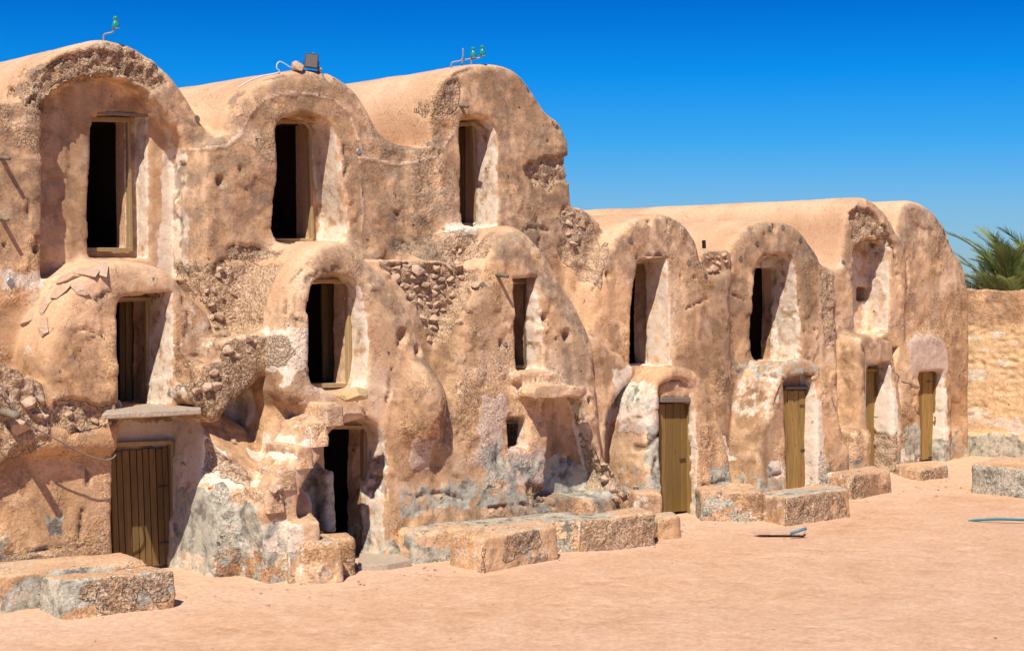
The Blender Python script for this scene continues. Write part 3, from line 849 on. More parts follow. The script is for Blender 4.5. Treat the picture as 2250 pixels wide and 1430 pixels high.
# open the back of every doorway into its room
fc = V[Fq].mean(1)
drop = np.zeros(len(Fq), bool)
for rx0, rx1, rz0, rz1, rY, rk, ml, mr, dp in ROOMS:
    drop |= (fc[:, 1] > rY + 0.27) & (fc[:, 1] < rY + 0.34) & (fc[:, 0] > rx0 - 0.03) & (fc[:, 0] < rx1 + 0.03) & (fc[:, 2] > rz0 - 0.03) & (fc[:, 2] < rz1 + 0.03)
Fq = Fq[~drop]
V = relax(V, Fq, 1, 0.4)
N = vert_normals(V, Fq)
M1 = np.zeros((len(V), 4), np.float32)        # rubble, whitewash, cement, dark stain and painted shade of holes
M2 = np.zeros((len(V), 4), np.float32)        # roof coat, ochre, pale strip, pink patch
CH = {'rub': (M1, 0), 'wht': (M1, 1), 'cem': (M1, 2), 'drk': (M1, 3), 'roof': (M2, 0), 'org': (M2, 1), 'lit': (M2, 2), 'pnk': (M2, 3)}
CARVE = np.zeros(len(V))
def in_region(pix, Y, soft, reach, bat=0.0, z0=0.0):
    q = outline(pix, Y, bat, z0)
    lo, hi = q.min(0) - 0.3, q.max(0) + 0.3
    s = np.where((np.abs(V[:, 1] - Y) < reach) & (V[:, 0] > lo[0]) & (V[:, 0] < hi[0]) & (V[:, 2] > lo[1]) & (V[:, 2] < hi[1]))[0]
    if not len(s): return s, None
    d = poly_sdf(q, V[s, 0], V[s, 2]) + 0.10 * fbm(V[s], 5.0, 3, 4) + 0.05 * fbm(V[s], 17.0, 2, 8)
    return s, 1 - sstep(-soft, soft, d)
def region(chan, pix, Y, amt=1.0, soft=0.04, reach=0.5, carve=0.0):
    s, w = in_region(pix, Y, soft, reach)
    if w is None: return
    M, c = CH[chan]
    M[s, c] = np.maximum(M[s, c], amt * w)
    if carve: CARVE[s] = np.where(np.abs(carve * w) > np.abs(CARVE[s]), carve * w, CARVE[s])
def strip(pix, Y, width, amt=1.0, raise_=0.012, chan='lit', reach=0.4):
    q = outline(pix, Y)
    for a, b in zip(q[:-1], q[1:]):
        lo, hi = np.minimum(a, b) - 0.1, np.maximum(a, b) + 0.1
        s = np.where((np.abs(V[:, 1] - Y) < reach) & (V[:, 0] > lo[0]) & (V[:, 0] < hi[0]) & (V[:, 2] > lo[1]) & (V[:, 2] < hi[1]))[0]
        if not len(s): continue
        p = V[s][:, [0, 2]]; e = b - a
        t = np.clip(((p - a) @ e) / (e @ e), 0, 1)
        d = np.linalg.norm(p - a - t[:, None] * e, axis=1) + (0.03 if chan == 'lit' else 0.05) * fbm(V[s], 9, 3, 5)
        w = 1 - sstep(width * 0.5, width * 1.1, d)
        M, c = CH[chan]
        M[s, c] = np.maximum(M[s, c], amt * w); CARVE[s] = np.where(w > 0.05, raise_ * w, CARVE[s])

# outer coat of the vaults: whatever does not face the courtyard, above the walls
outside = sstep(-0.80, -0.45, N[:, 1]) * sstep(2.9, 3.4, V[:, 2])
M2[:, 0] = outside
low = 1 - sstep(0.15, 1.0, V[:, 2] + 0.9 * fbm(V, 1.3, 3, 21))
M1[:, 2] = np.maximum(M1[:, 2], 0.50 * low)
M1[:, 3] = np.maximum(M1[:, 3], 0.14 + 0.42 * sstep(0.3, 0.9, -N[:, 1]) * sstep(2.8, 4.2, V[:, 2]))
M2[:, 1] = np.maximum(sstep(-0.1, 0.25, fbm(V, 0.7, 3, 33)), 0.8 * (1 - sstep(0.0, 0.6, V[:, 0]))) * (1 - sstep(3.2, 4.2, V[:, 2]))
# lime wash inside the openings, painted whiter on the jambs the sun strikes
REV = np.ones(len(V))
for op, pr, k, nm in OPS:
    if op == 'sub' and nm in ('reveal', 'niche'):
        s = np.where(((V > pr.lo) & (V < pr.hi)).all(1))[0]
        d = np.abs(pr.pts(V[s]))
        side = sstep(-0.1, -0.5, N[s, 0])
        w = (1 - sstep(0.01, 0.06, d)) * (0.30 + 0.28 * side) * (1.0 if nm == 'reveal' else 0.8 * side + 0.05)
        M1[s, 1] = np.maximum(M1[s, 1], w); REV[s] = np.minimum(REV[s], 0.15 + 0.85 * sstep(0.01, 0.06, d)); M1[s, 3] *= 1 - 0.9 * (1 - sstep(0.01, 0.06, d)); M2[s, 0] *= sstep(0.01, 0.06, d)

region('rub', [(108, 250), (60, 228), (52, 190), (76, 160), (130, 135), (200, 112), (262, 128), (270, 106), (322, 120), (340, 150), (358, 178), (336, 196), (290, 172), (230, 164), (170, 176), (130, 205)], YA, 1, 0.02, 0.5, -0.07)
region('rub', [(1153, 372), (1185, 350), (1230, 345), (1258, 338), (1258, 400), (1226, 402), (1212, 415), (1176, 410), (1155, 396)], YC, 1, 0.02, 0.5, -0.07)
region('rub', [(950, 240), (975, 190), (1010, 165), (1012, 230), (985, 250), (955, 255)], YC, 0.8, 0.05, 0.4, -0.03)
region('rub', [(1868, 470), (1882, 450), (1915, 470), (1940, 500), (1968, 545), (1966, 572), (1950, 530), (1912, 520), (1885, 530), (1874, 525)], YK, 1, 0.02, 0.5, -0.06)
region('rub', [(1806, 600), (1845, 600), (1843, 700), (1836, 756), (1814, 760), (1804, 690)], YJ, 0.7, 0.05, 0.6, -0.02)
region('rub', [(0, 800), (60, 810), (95, 850), (110, 905), (100, 960), (60, 1010), (0, 1010)], -0.58, 1, 0.05, 0.5, -0.02)
region('rub', [(100, 880), (250, 890), (250, 930), (180, 945), (110, 930)], YD, 0.9, 0.05, 0.5, -0.06)
region('roof', [(40, 760), (60, 700), (110, 630), (200, 580), (330, 572), (380, 590), (300, 612), (200, 640), (150, 690), (110, 780)], YD, 0.7, 0.08, 0.9)
region('rub', [(408, 872), (414, 842), (440, 836), (444, 800), (486, 792), (488, 756), (520, 738), (598, 728), (622, 772), (560, 838), (492, 900), (470, 930)], -0.92, 0.5, 0.05, 0.5, 0.0)
region('rub', [(430, 580), (620, 575), (600, 640), (540, 740), (480, 740), (450, 660)], -0.14, 0.6, 0.05, 0.6, -0.02)
region('rub', [(430, 950), (470, 960), (560, 1090), (540, 1100), (470, 1020)], -1.0, 0.9, 0.04, 0.25, -0.05)
region('rub', [(1254, 455), (1310, 465), (1330, 520), (1300, 640), (1254, 560)], -0.55, 0.9, 0.06, 0.8, -0.03)
region('rub', [(920, 540), (1010, 500), (1050, 520), (1030, 570), (930, 575)], -0.6, 0.9, 0.05, 0.8, -0.02)
region('rub', [(1282, 870), (1305, 880), (1330, 985), (1390, 1080), (1340, 1080), (1300, 980)], -1.62, 0.8, 0.05, 0.5, -0.03)
region('rub', [(1150, 1065), (1190, 1065), (1190, 1100), (1165, 1110), (1150, 1095)], -1.35, 1, 0.03, 0.5, -0.07)
region('rub', [(1936, 950), (1960, 950), (1962, 1030), (1936, 1030)], -0.8, 0.9, 0.03, 0.4, -0.02)
region('rub', [(500, 545), (560, 530), (600, 560), (520, 580), (490, 575)], YB, 0.6, 0.04, 0.4, -0.05)
region('rub', [(835, 572), (1010, 574), (1030, 595), (985, 700), (965, 745), (945, 745), (905, 650), (865, 605)], -0.78, 1.0, 0.03, 0.25, -0.06)
region('drk', [(108, 250), (60, 228), (52, 190), (76, 160), (130, 135), (200, 112), (262, 128), (270, 106), (322, 120), (340, 150), (358, 178), (336, 196), (290, 172), (230, 164), (170, 176), (130, 205)], YA, 0.5, 0.03, 0.5)
region('drk', [(1868, 470), (1882, 450), (1915, 470), (1940, 500), (1968, 545), (1966, 572), (1950, 530), (1912, 520), (1885, 530), (1874, 525)], YK, 0.45, 0.03, 0.5)
region('drk', [(950, 240), (975, 190), (1010, 165), (1012, 230), (985, 250), (955, 255)], YC, 0.5, 0.05, 0.4)
# lime wash outside
region('wht', [(380, 330), (412, 325), (412, 600), (376, 600)], YA, 0.9, 0.04, 0.45)
region('wht', [(398, 940), (430, 930), (470, 990), (500, 1060), (470, 1080), (430, 1050), (400, 1060)], -0.7, 0.95, 0.06, 0.7)
region('wht', [(600, 960), (640, 930), (650, 985), (628, 1016), (600, 1010)], -1.4, 0.8, 0.06, 0.6)
region('wht', [(500, 1140), (590, 1125), (600, 1180), (560, 1240), (510, 1200)], -1.2, 0.75, 0.08, 0.7)
region('wht', [(620, 720), (690, 710), (690, 800), (640, 850), (620, 800)], YG, 0.65, 0.06, 0.5)
region('wht', [(500, 760), (630, 760), (640, 900), (590, 980), (500, 930), (470, 900)], -0.20, 0.62, 0.08, 0.4)
region('wht', [(1602, 965), (1645, 960), (1650, 1010), (1610, 1015)], -1.3, 0.9, 0.05, 0.6)
region('wht', [(1672, 880), (1700, 826), (1724, 815), (1712, 870), (1690, 930), (1672, 920)], -1.36, 0.5, 0.06, 1.0)
region('wht', [(1682, 1010), (1712, 1010), (1715, 1045), (1685, 1045)], -1.36, 0.8, 0.04, 0.6)
region('wht', [(1780, 880), (1800, 880), (1805, 1060), (1775, 1060)], -1.36, 0.9, 0.04, 0.5)
region('wht', [(1515, 930), (1535, 930), (1532, 1080), (1512, 1080)], -1.62, 0.7, 0.04, 0.5)
region('wht', [(1940, 850), (1965, 850), (1965, 965), (1940, 960)], -0.8, 0.95, 0.03, 0.5)
region('wht', [(2050, 850), (2080, 850), (2080, 965), (2050, 965)], -0.42, 0.95, 0.03, 0.5)
region('wht', [(1970, 985), (2020, 985), (2020, 1015), (1970, 1015)], -0.42, 0.7, 0.04, 0.5)
region('wht', [(370, 640), (470, 690), (470, 800), (400, 870), (362, 800)], YD, 0.40, 0.08, 0.5)
region('wht', [(255, 920), (395, 918), (400, 975), (255, 975)], YD + 0.35, 0.75, 0.05, 0.3)
region('wht', [(0, 598), (100, 600), (90, 640), (0, 635)], YA, 0.7, 0.05, 0.3)
region('wht', [(1000, 490), (1075, 490), (1060, 520), (1000, 520)], -0.7, 0.7, 0.05, 0.8)
region('wht', [(1874, 524), (1960, 522), (1958, 730), (1874, 730)], YK + 0.30, 0.50, 0.02, 0.28)
region('wht', [(1640, 558), (1758, 556), (1758, 796), (1640, 796)], YJ + 0.32, 0.56, 0.02, 0.27)
region('wht', [(1380, 570), (1478, 568), (1478, 806), (1380, 806)], YI + 0.34, 0.56, 0.02, 0.29)
# grey-green cement
region('wht', [(1400, 812), (1450, 806), (1446, 880), (1436, 935), (1405, 935)], -1.62, 0.6, 0.06, 0.9)
region('cem', [(1400, 860), (1445, 850), (1440, 905), (1405, 915)], -1.62, 0.5, 0.06, 0.9)
region('cem', [(1670, 795), (1800, 790), (1806, 815), (1740, 830), (1690, 830)], -1.36, 0.52, 0.03, 0.9)
region('cem', [(655, 1110), (662, 1050), (700, 1000), (735, 1030), (740, 1170), (660, 1170)], -1.2, 0.95, 0.04, 0.6)
region('cem', [(1195, 1010), (1260, 1000), (1320, 1040), (1300, 1100), (1200, 1090), (1180, 1050)], -1.3, 0.95, 0.08, 0.6)
region('cem', [(1050, 985), (1100, 960), (1105, 1050), (1055, 1055)], -1.32, 0.75, 0.06, 0.4)
region('cem', [(1110, 1000), (1190, 990), (1192, 1062), (1108, 1062)], -1.32, 0.55, 0.02, 0.4)
region('cem', [(850, 1060), (1060, 1040), (1150, 1070), (1150, 1110), (860, 1140)], -1.32, 0.55, 0.12, 0.5)
region('cem', [(1545, 1025), (1640, 1010), (1640, 1060), (1545, 1070)], -1.5, 0.85, 0.04, 0.7)
region('cem', [(1430, 940), (1452, 930), (1450, 1080), (1420, 1080)], -1.62, 0.75, 0.04, 0.5)
region('cem', [(2040, 968), (2095, 968), (2095, 1030), (2040, 1030)], -0.42, 0.9, 0.03, 0.5)
region('cem', [(1985, 965), (2010, 930), (2020, 930), (2020, 1000), (1985, 1000)], -0.42, 0.85, 0.03, 0.5)
region('cem', [(420, 1100), (480, 1060), (510, 1110), (500, 1200), (430, 1230), (400, 1200)], -0.9, 0.85, 0.08, 0.7)
region('cem', [(100, 1130), (140, 1130), (140, 1180), (100, 1180)], YD, 0.75, 0.05, 0.4)
region('cem', [(575, 1095), (620, 1090), (620, 1115), (580, 1115)], -1.5, 0.8, 0.04, 0.6)
# pink or grey replastered patches
region('pnk', [(1060, 870), (1105, 866), (1112, 900), (1095, 990), (1060, 1050), (1036, 1010), (1050, 930)], -1.32, 0.9, 0.02, 0.4, 0.012)
region('pnk', [(1107, 985), (1192, 985), (1192, 1064), (1107, 1064)], -1.32, 0.8, 0.02, 0.4, 0.01)
region('pnk', [(888, 965), (935, 965), (935, 1030), (890, 1030)], -1.32, 0.9, 0.03, 0.4, 0.01)
region('pnk', [(1998, 750), (2030, 736), (2075, 740), (2090, 800), (2085, 815), (2000, 830)], -0.42, 0.95, 0.03, 0.6, 0.012)
region('pnk', [(1400, 880), (1450, 870), (1450, 960), (1415, 950)], -1.62, 0.9, 0.03, 0.6, 0.01)
region('pnk', [(490, 740), (620, 760), (620, 930), (500, 930)], -0.20, 0.6, 0.06, 0.35)
# rain streaks and soot-dark lichen
region('drk', [(860, 330), (925, 330), (925, 580), (850, 580), (850, 430)], YB, 0.75, 0.12, 0.6)
region('drk', [(440, 290), (500, 290), (500, 330), (440, 330)], YB, 0.9, 0.08, 0.8)
region('drk', [(830, 300), (920, 310), (920, 350), (830, 350)], YB, 0.9, 0.08, 0.8)
region('drk', [(415, 340), (500, 340), (520, 420), (500, 590), (420, 590)], YB, 0.62, 0.12, 0.4)
region('drk', [(1085, 510), (1160, 505), (1230, 590), (1290, 700), (1310, 760), (1260, 720), (1200, 640), (1130, 580)], YH, 0.72, 0.10, 0.6)
region('drk', [(800, 560), (870, 620), (930, 720), (985, 870), (950, 870), (890, 740), (830, 640)], YG, 0.70, 0.10, 0.6)
region('drk', [(955, 880), (992, 850), (992, 960), (965, 990)], YG, 0.85, 0.06, 0.8)
region('drk', [(1230, 720), (1300, 740), (1300, 850), (1250, 850)], YH, 0.5, 0.1, 0.6)
region('drk', [(1395, 480), (1500, 480), (1545, 560), (1500, 570), (1440, 520), (1380, 560)], YI, 0.55, 0.10, 0.4)
region('drk', [(1630, 505), (1700, 480), (1790, 550), (1760, 570), (1690, 530), (1630, 560)], YJ, 0.55, 0.10, 0.4)
region('drk', [(1975, 480), (2010, 450), (2010, 560), (1985, 620)], YL, 0.45, 0.10, 0.4)
region('drk', [(1140, 1060), (1240, 1060), (1330, 1090), (1330, 1120), (1140, 1120)], YH, 0.6, 0.1, 0.5)
# cable channels filled with pale mortar
strip([(410, 328), (455, 326), (500, 318), (525, 296), (550, 245), (580, 218), (615, 206), (680, 206), (735, 218), (765, 248), (780, 290), (790, 330)], YB, 0.022)
strip([(806, 344), (850, 352), (890, 360), (925, 352), (955, 346), (975, 322), (1000, 285), (1010, 262)], YC, 0.025)
strip([(788, 345), (788, 400), (794, 470), (788, 520)], YB, 0.02)
# open cracks and lips of broken plaster
CRACKS = [
    (YG, [(648, 690), (652, 640), (668, 612), (690, 588), (705, 572), (722, 560)]), (YG, [(690, 618), (712, 600), (745, 590), (775, 592)]), (YG, [(812, 690), (808, 740), (804, 790)]),
    (YG, [(770, 860), (800, 900), (830, 960), (850, 1010), (860, 1060)]), (YG, [(870, 800), (862, 850), (850, 880)]), (YG, [(830, 1000), (845, 1050), (842, 1100)]), (YG, [(640, 706), (660, 702), (680, 708)]),
    (YD, [(205, 660), (215, 648), (238, 640)]), (YD, [(160, 727), (175, 722), (196, 728)]), (YD, [(196, 740), (205, 735), (220, 742)]), (YD, [(390, 640), (405, 690), (400, 740)]), (YD, [(110, 690), (125, 660), (150, 630)]),
    (YD, [(120, 930), (160, 945), (200, 938), (245, 925)]), (YD, [(180, 1120), (178, 1150), (170, 1190)]), (YD, [(190, 1030), (192, 1070), (200, 1090)]), (YD, [(60, 1210), (120, 1205), (200, 1195)]),
    (YA, [(45, 210), (60, 172), (95, 140)]), (YA, [(408, 360), (404, 420), (408, 480), (402, 540), (410, 600)]), (YA, [(60, 440), (62, 480)]), (YA, [(300, 190), (340, 235), (365, 280), (380, 310)]),
    (YB, [(510, 250), (530, 215), (548, 200)]), (YB, [(590, 175), (625, 168), (640, 164)]), (YB, [(490, 555), (530, 540), (560, 560), (590, 552)]), (YB, [(752, 320), (760, 360), (755, 390)]), (YB, [(640, 262), (690, 256), (700, 262)]), (YB, [(420, 560), (440, 590), (460, 600)]),
    (YC, [(955, 255), (962, 290), (955, 330)]), (YC, [(1000, 165), (1040, 148)]), (YC, [(1140, 170), (1170, 205), (1195, 245)]), (YC, [(1205, 285), (1215, 270), (1228, 285)]), (YC, [(960, 500), (985, 512), (1010, 495)]), (YC, [(1175, 480), (1182, 520), (1180, 545)]), (YC, [(1130, 520), (1160, 500), (1200, 505)]),
    (YH, [(1205, 690), (1220, 720), (1232, 745)]), (YH, [(1184, 640), (1190, 690), (1186, 760)]), (YH, [(960, 760), (968, 800), (980, 860), (975, 920), (985, 980)]), (YH, [(1195, 990), (1205, 1030), (1195, 1070)]), (YH, [(900, 1090), (960, 1080), (1010, 1095)]), (YH, [(1060, 1115), (1130, 1105), (1200, 1110)]),
    (-1.62, [(1536, 822), (1553, 848), (1570, 884), (1587, 930)]), (-1.62, [(1448, 955), (1436, 965), (1424, 990)]), (-1.62, [(1440, 1010), (1430, 1045), (1438, 1075)]), (-1.62, [(1545, 1065), (1590, 1055), (1630, 1060)]),
    (-1.36, [(1690, 822), (1725, 834), (1760, 826), (1800, 824)]), (-1.36, [(1690, 905), (1700, 880), (1712, 850)]), (-1.36, [(1815, 850), (1832, 900), (1845, 945)]), (-1.36, [(1680, 1045), (1710, 1040)]),
    (YI, [(1420, 482), (1455, 487)]), (YI, [(1404, 568), (1440, 560), (1475, 566)]), (YI, [(1510, 680), (1540, 665), (1560, 655)]), (YI, [(1310, 640), (1330, 600)]), (YJ, [(1660, 600), (1672, 575), (1690, 560)]), (YJ, [(1765, 520), (1785, 550), (1800, 585)]), (YJ, [(1756, 640), (1760, 690)]), (YJ, [(1600, 640), (1640, 660)]),
    (YL, [(1992, 560), (1996, 600), (1992, 640)]), (YL, [(2060, 480), (2070, 500), (2085, 520)]), (-0.85, [(1962, 800), (1975, 830), (1984, 842)]), (-0.42, [(2000, 880), (2012, 905), (2020, 910)])]
for cY, pl in CRACKS:
    strip(pl, cY, 0.017, 0.95, -0.03, 'drk', 0.3)
# holes, sockets and lost plaster
HOLES = [(484, 400, YB, .06), (525, 373, YB, .035), (515, 392, YB, .02), (540, 417, YB, .02), (563, 313, YB, .02), (725, 167, YB, .06), (893, 737, YG, .075), (928, 772, YG, .06), (886, 755, YG, .035),
         (1018, 707, YH, .05), (1060, 625, YH, .06), (1111, 756, YH, .05), (1255, 738, YH, .08), (1208, 700, YH, .06), (1290, 880, YH, .05), (88, 525, YA, .05), (82, 548, YA, .05), (10, 540, YA, .03),
         (1178, 1095, YH, .09), (1258, 1015, -1.25, .06), (1272, 1012, -1.25, .05), (1610, 588, YJ, .05), (1685, 515, YJ, .03), (1708, 500, YJ, .07), (1660, 502, YJ, .04), (1500, 608, YI, .03), (1790, 724, YJ, .03),
         (1768, 728, YJ, .03), (1340, 605, YI, .05), (1435, 488, YI, .04), (1475, 490, YI, .04), (1530, 610, YI, .03), (135, 765, YD, .025), (168, 770, YD, .025), (1000, 950, YH, .03),
         (1205, 310, YC, .03), (1250, 600, YH, .04), (1100, 720, YH, .02),  (280, 1180, YD, .02), (868, 470, YB, .03), (965, 338, YC, .03), (1140, 398, YC, .02)]
for hx, hy, hY, hr in HOLES:
    c = P(hx, hy, hY)
    s = np.where((np.abs(V - c) < [hr * 2, 0.4, hr * 2]).all(1))[0]
    if not len(s): continue
    d = np.hypot(V[s, 0] - c[0], (V[s, 2] - c[2]) * 0.8) + 0.4 * hr * fbm(V[s], 14, 2, 9)
    w = 1 - sstep(hr * 0.55, hr * 1.1, d)
    CARVE[s] = np.minimum(CARVE[s], -hr * 1.3 * w)
    M1[s, 3] = np.maximum(M1[s, 3], 0.75 * w)  # shade inside each hole put into the colour, so it reads black

# displacement: hand-laid unevenness, lumps, flaked coats
smooth_w = 1 - 0.75 * M2[:, 0]
disp = 0.05 * fbm(V, 0.95, 2, 1) * (0.5 + 0.5 * smooth_w) + smooth_w * (0.016 * fbm(V, 3.6, 2, 2) + 0.007 * fbm(V, 12, 2, 6))
fl = fbm(V, 2.1, 4, 14)
disp += smooth_w * 0.020 * sstep(0.0, 0.02, fl) * sstep(-0.2, 0.1, fbm(V, 0.6, 2, 15))
rs = np.where(M1[:, 0] > 0.05)[0]
if len(rs):
    d1, d2, val = worley(V[rs] + 0.03 * np.stack([fbm(V[rs], 6, 2, 31), fbm(V[rs], 6, 2, 32), fbm(V[rs], 6, 2, 33)], 1), 6.5)
    e1, e2, val2 = worley(V[rs], 13.0, 3)
    disp[rs] += M1[rs, 0] * (0.05 * (np.minimum(d2 - d1, 0.5) - 0.2) + 0.03 * (val - 0.5) + 0.025 * (np.minimum(e2 - e1, 0.5) - 0.2) + 0.055 * fbm(V[rs], 7.5, 3, 34, 0.6))
disp += CARVE
COAT, ch = coat_colour(V, M2[:, 0], M2[:, 1])
disp += ch
M2[:, 1] = (0.12 + 0.88 * sstep(-0.02, 0.30, fbm(V, 1.1, 3, 81) + 0.22 * (1 - sstep(0.0, 0.7, V[:, 0])) * (1 - sstep(2.6, 3.2, V[:, 2]))) * sstep(-0.3, 0.1, fbm(V, 3.1, 2, 82))) * REV
V = V + N * disp[:, None]
N = vert_normals(V, Fq)

groups = sorted({g for op, pr, k, g in OPS if op == 'add'})
gi = {g: i for i, g in enumerate(groups)}
best = np.full(len(V), 1e9); owner = np.zeros(len(V), int)
for op, pr, k, g in OPS:
    if op != 'add': continue
    d = pr.pts(V)
    m = d < best - 0.002
    best = np.where(m, d, best); owner = np.where(m, gi[g], owner)
fo = np.sort(owner[Fq], 1)[:, 1]
SHELL = {}
for g, i in gi.items():
    ff = Fq[fo == i]
    if not len(ff): continue
    u, inv = np.unique(ff, return_inverse=True)
    SHELL[g] = (u, inv.reshape(ff.shape))
def shell(group, name, parent):
    u, ff = SHELL[group]
    me = np_mesh(name, V[u], ff, ADOBE, N[u], {'m1': M1[u], 'm2': M2[u], 'col': COAT[u]})
    o = link(bpy.data.objects.new(name, me), parent)
    return o

# ------------------------------------------------------------------ ground
def build_ground():
    xs = np.concatenate([[-260, -120, -60, -30, -18], np.arange(-12, 26, 0.22), [30, 45, 80, 160, 300]])
    ys = np.concatenate([[-300, -140, -60, -30, -20], np.arange(-14, 2.4, 0.16), [6, 14, 30, 80, 180, 320]])
    X, Y = np.meshgrid(xs, ys, indexing='ij')
    p = np.stack([X, Y, 0 * X], -1).reshape(-1, 3)
    z = 0.05 * fbm(p, 0.5, 3, 51) + 0.02 * fbm(p, 1.9, 3, 52)
    z += 0.07 * sstep(-2.6, -0.6, p[:, 1] + 0.9 * fbm(p, 0.8, 2, 53)) * (fbm(p, 1.2, 2, 54) + 0.25)      # drifts at the foot of the walls
    z -= 0.02
    p[:, 2] = z
    nx, ny = len(xs), len(ys)
    i = np.arange(nx * ny).reshape(nx, ny)
    f = np.stack([i[:-1, :-1], i[1:, :-1], i[1:, 1:], i[:-1, 1:]], -1).reshape(-1, 4)
    o = link(bpy.data.objects.new('ground', np_mesh('ground', p, f, SAND)))
    tag(o, 'bare pale orange sand of the courtyard', kind='structure')
build_ground()

# ------------------------------------------------------------------ the cells as things, their shells as parts
CELLS = {}
def cell(key, label, base, name='vaulted_granary_cell', cat='granary cell', group='vaulted granary cells of the old mud fort', shellname='shell'):
    e = empty(name, base)
    tag(e, label, cat, group, 'thing')
    o = shell(key, shellname, e)
    o.matrix_parent_inverse = Matrix.Translation(-Vector(base))
    CELLS[key] = e
    return e
def bp(px, py, Y, z=0.0):
    p = P(px, py, Y); return (float(p[0]), float(p[1]), z)
cell('upper_a', 'top-storey vault with a deep arched niche and bare rubble round its arch', bp(240, 560, YA, 3.6))
cell('upper_b', 'middle top-storey vault carrying the small floodlight, pale mortar line over its arch', bp(680, 530, YB, 3.7))
cell('upper_c', 'top-storey corner vault with two insulators and a broken plaster patch on its edge', bp(1080, 500, YC, 3.9))
cell('middle_d', 'low crumbling mud vault with flat stones on its shoulder, above the wide brown plank door', bp(285, 890, YD, 1.9))
cell('lower_d', 'ground-floor cell with the wide brown plank door and a sagging cable', bp(300, 1245, YD))
cell('middle_g', 'rounded middle-storey vault with an ochre stone sill at the head of the mud stair', bp(740, 860, YG, 1.8))
cell('lower_g', 'ground-floor cell with an open black doorway under a low arch beside the mud stair', bp(780, 1220, YG))
cell('middle_h', 'dark-stained pointed vault with a narrow doorway above the little barred window', bp(1150, 815, YH, 2.0))
cell('lower_h', 'bulging ground-floor wall with a little barred window and a hollow under a ledge', bp(1150, 1130, YH))
cell('upper_i', 'far-range vault nearest the tall block, doorway with a slanting side and no door', bp(1440, 800, YI, 2.1))
cell('upper_j', 'far-range vault with a round-headed white-walled opening above the greenish porch hood', bp(1700, 790, YJ, 2.1))
cell('upper_k', 'far-range vault with bare rubble over an arched niche that has a small square hole', bp(1910, 740, YK, 2.2))
cell('upper_l', 'end vault of the far range, tall blank front over a yellow door with pink patch', bp(2045, 1020, YL))
cell('lower_i', 'domed mud porch with an arched panel over the open yellow plank door', bp(1480, 1130, -1.62), 'domed_porch', 'porch', 'mud porches of the ground doors')
cell('lower_j', 'domed mud porch with a greenish hood over the weathered striped door', bp(1750, 1080, -1.36), 'domed_porch', 'porch', 'mud porches of the ground doors')
cell('lower_k', 'square mud porch with a thin cable hanging down its corner', bp(1910, 1040, -0.80), 'mud_porch', 'porch', 'mud porches of the ground doors')
cell('stair_g', 'worn mud stair climbing to the ochre sill stone', bp(640, 1200, -1.6), 'mud_staircase', 'staircase', 'mud stairs between the storeys', 'steps')
cell('ramp_d', 'whitewashed crumbling buttress and ramp beside the wide brown plank door', bp(460, 1250, -0.8), 'mud_buttress', 'buttress', None, 'body')
cell('stair_b', 'rough rubble stair over a diagonal soffit, between the crumbling vault and the rounded vault', bp(520, 900, -0.92, 1.9), 'rubble_staircase', 'staircase', 'mud stairs between the storeys', 'steps')
cell('stair_i', 'broken stepped wall slanting down beside the hollow under the ledge', bp(1330, 1100, -1.5), 'stepped_mud_wall', 'wall', None, 'body')
cell('infill_gh', 'dry rubble wall wedged between the rounded vault and the pointed vault', bp(930, 740, -0.78, 2.6), 'rubble_wall', 'rubble wall', None, 'mud_core')
cell('infill_ci', 'heap of mud and rubble at the foot of the corner vault', bp(1280, 600, -0.55, 3.0), 'rubble_infill', 'rubble', None, 'mud_core')

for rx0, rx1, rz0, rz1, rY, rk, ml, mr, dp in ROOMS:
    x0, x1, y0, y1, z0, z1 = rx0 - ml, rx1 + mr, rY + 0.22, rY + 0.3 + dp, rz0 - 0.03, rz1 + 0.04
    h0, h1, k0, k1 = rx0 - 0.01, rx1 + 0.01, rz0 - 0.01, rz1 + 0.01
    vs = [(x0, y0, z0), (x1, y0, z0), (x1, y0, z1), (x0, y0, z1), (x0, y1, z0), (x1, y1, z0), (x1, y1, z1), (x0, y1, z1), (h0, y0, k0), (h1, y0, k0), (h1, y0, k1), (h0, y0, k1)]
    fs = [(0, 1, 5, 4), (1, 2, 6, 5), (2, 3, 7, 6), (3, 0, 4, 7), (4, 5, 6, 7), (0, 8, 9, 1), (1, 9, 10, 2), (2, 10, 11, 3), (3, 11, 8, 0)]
    mesh_obj('room', vs, fs, ROOM_SHADE, CELLS[rk])

# ------------------------------------------------------------------ stones
def hull_rock(seed, flat=1.0, n=16):
    r = random.Random(seed)
    bm = bmesh.new()
    for i in range(n):
        v = Vector((r.gauss(0, 1), r.gauss(0, 1), r.gauss(0, 1))).normalized()
        k = r.uniform(0.78, 1.0)
        bm.verts.new((v.x * k, v.y * k, v.z * k * flat))
    res = bmesh.ops.convex_hull(bm, input=bm.verts)
    bmesh.ops.delete(bm, geom=[g for g in res['geom_interior'] if isinstance(g, bmesh.types.BMVert)], context='VERTS')
    bmesh.ops.recalc_face_normals(bm, faces=bm.faces)
    me = bpy.data.meshes.new('stone')
    bm.to_mesh(me); bm.free()
    return me
ROCKS = [hull_rock(i, 0.8, 18) for i in range(8)]
for r_ in ROCKS: r_.materials.append(STONE)
FLATS = [hull_rock(50 + i, 0.28, 16) for i in range(5)]
for r_ in FLATS: r_.materials.append(SLATE)
from mathutils.bvhtree import BVHTree
_tri = np.concatenate([Fq[:, [0, 1, 2]], Fq[:, [0, 2, 3]]])
_front = V[:, 1].min()
_keep = (V[Fq[:, 0], 1] < 1.2)
BVH = BVHTree.FromPolygons(V.tolist(), Fq[_keep].tolist())
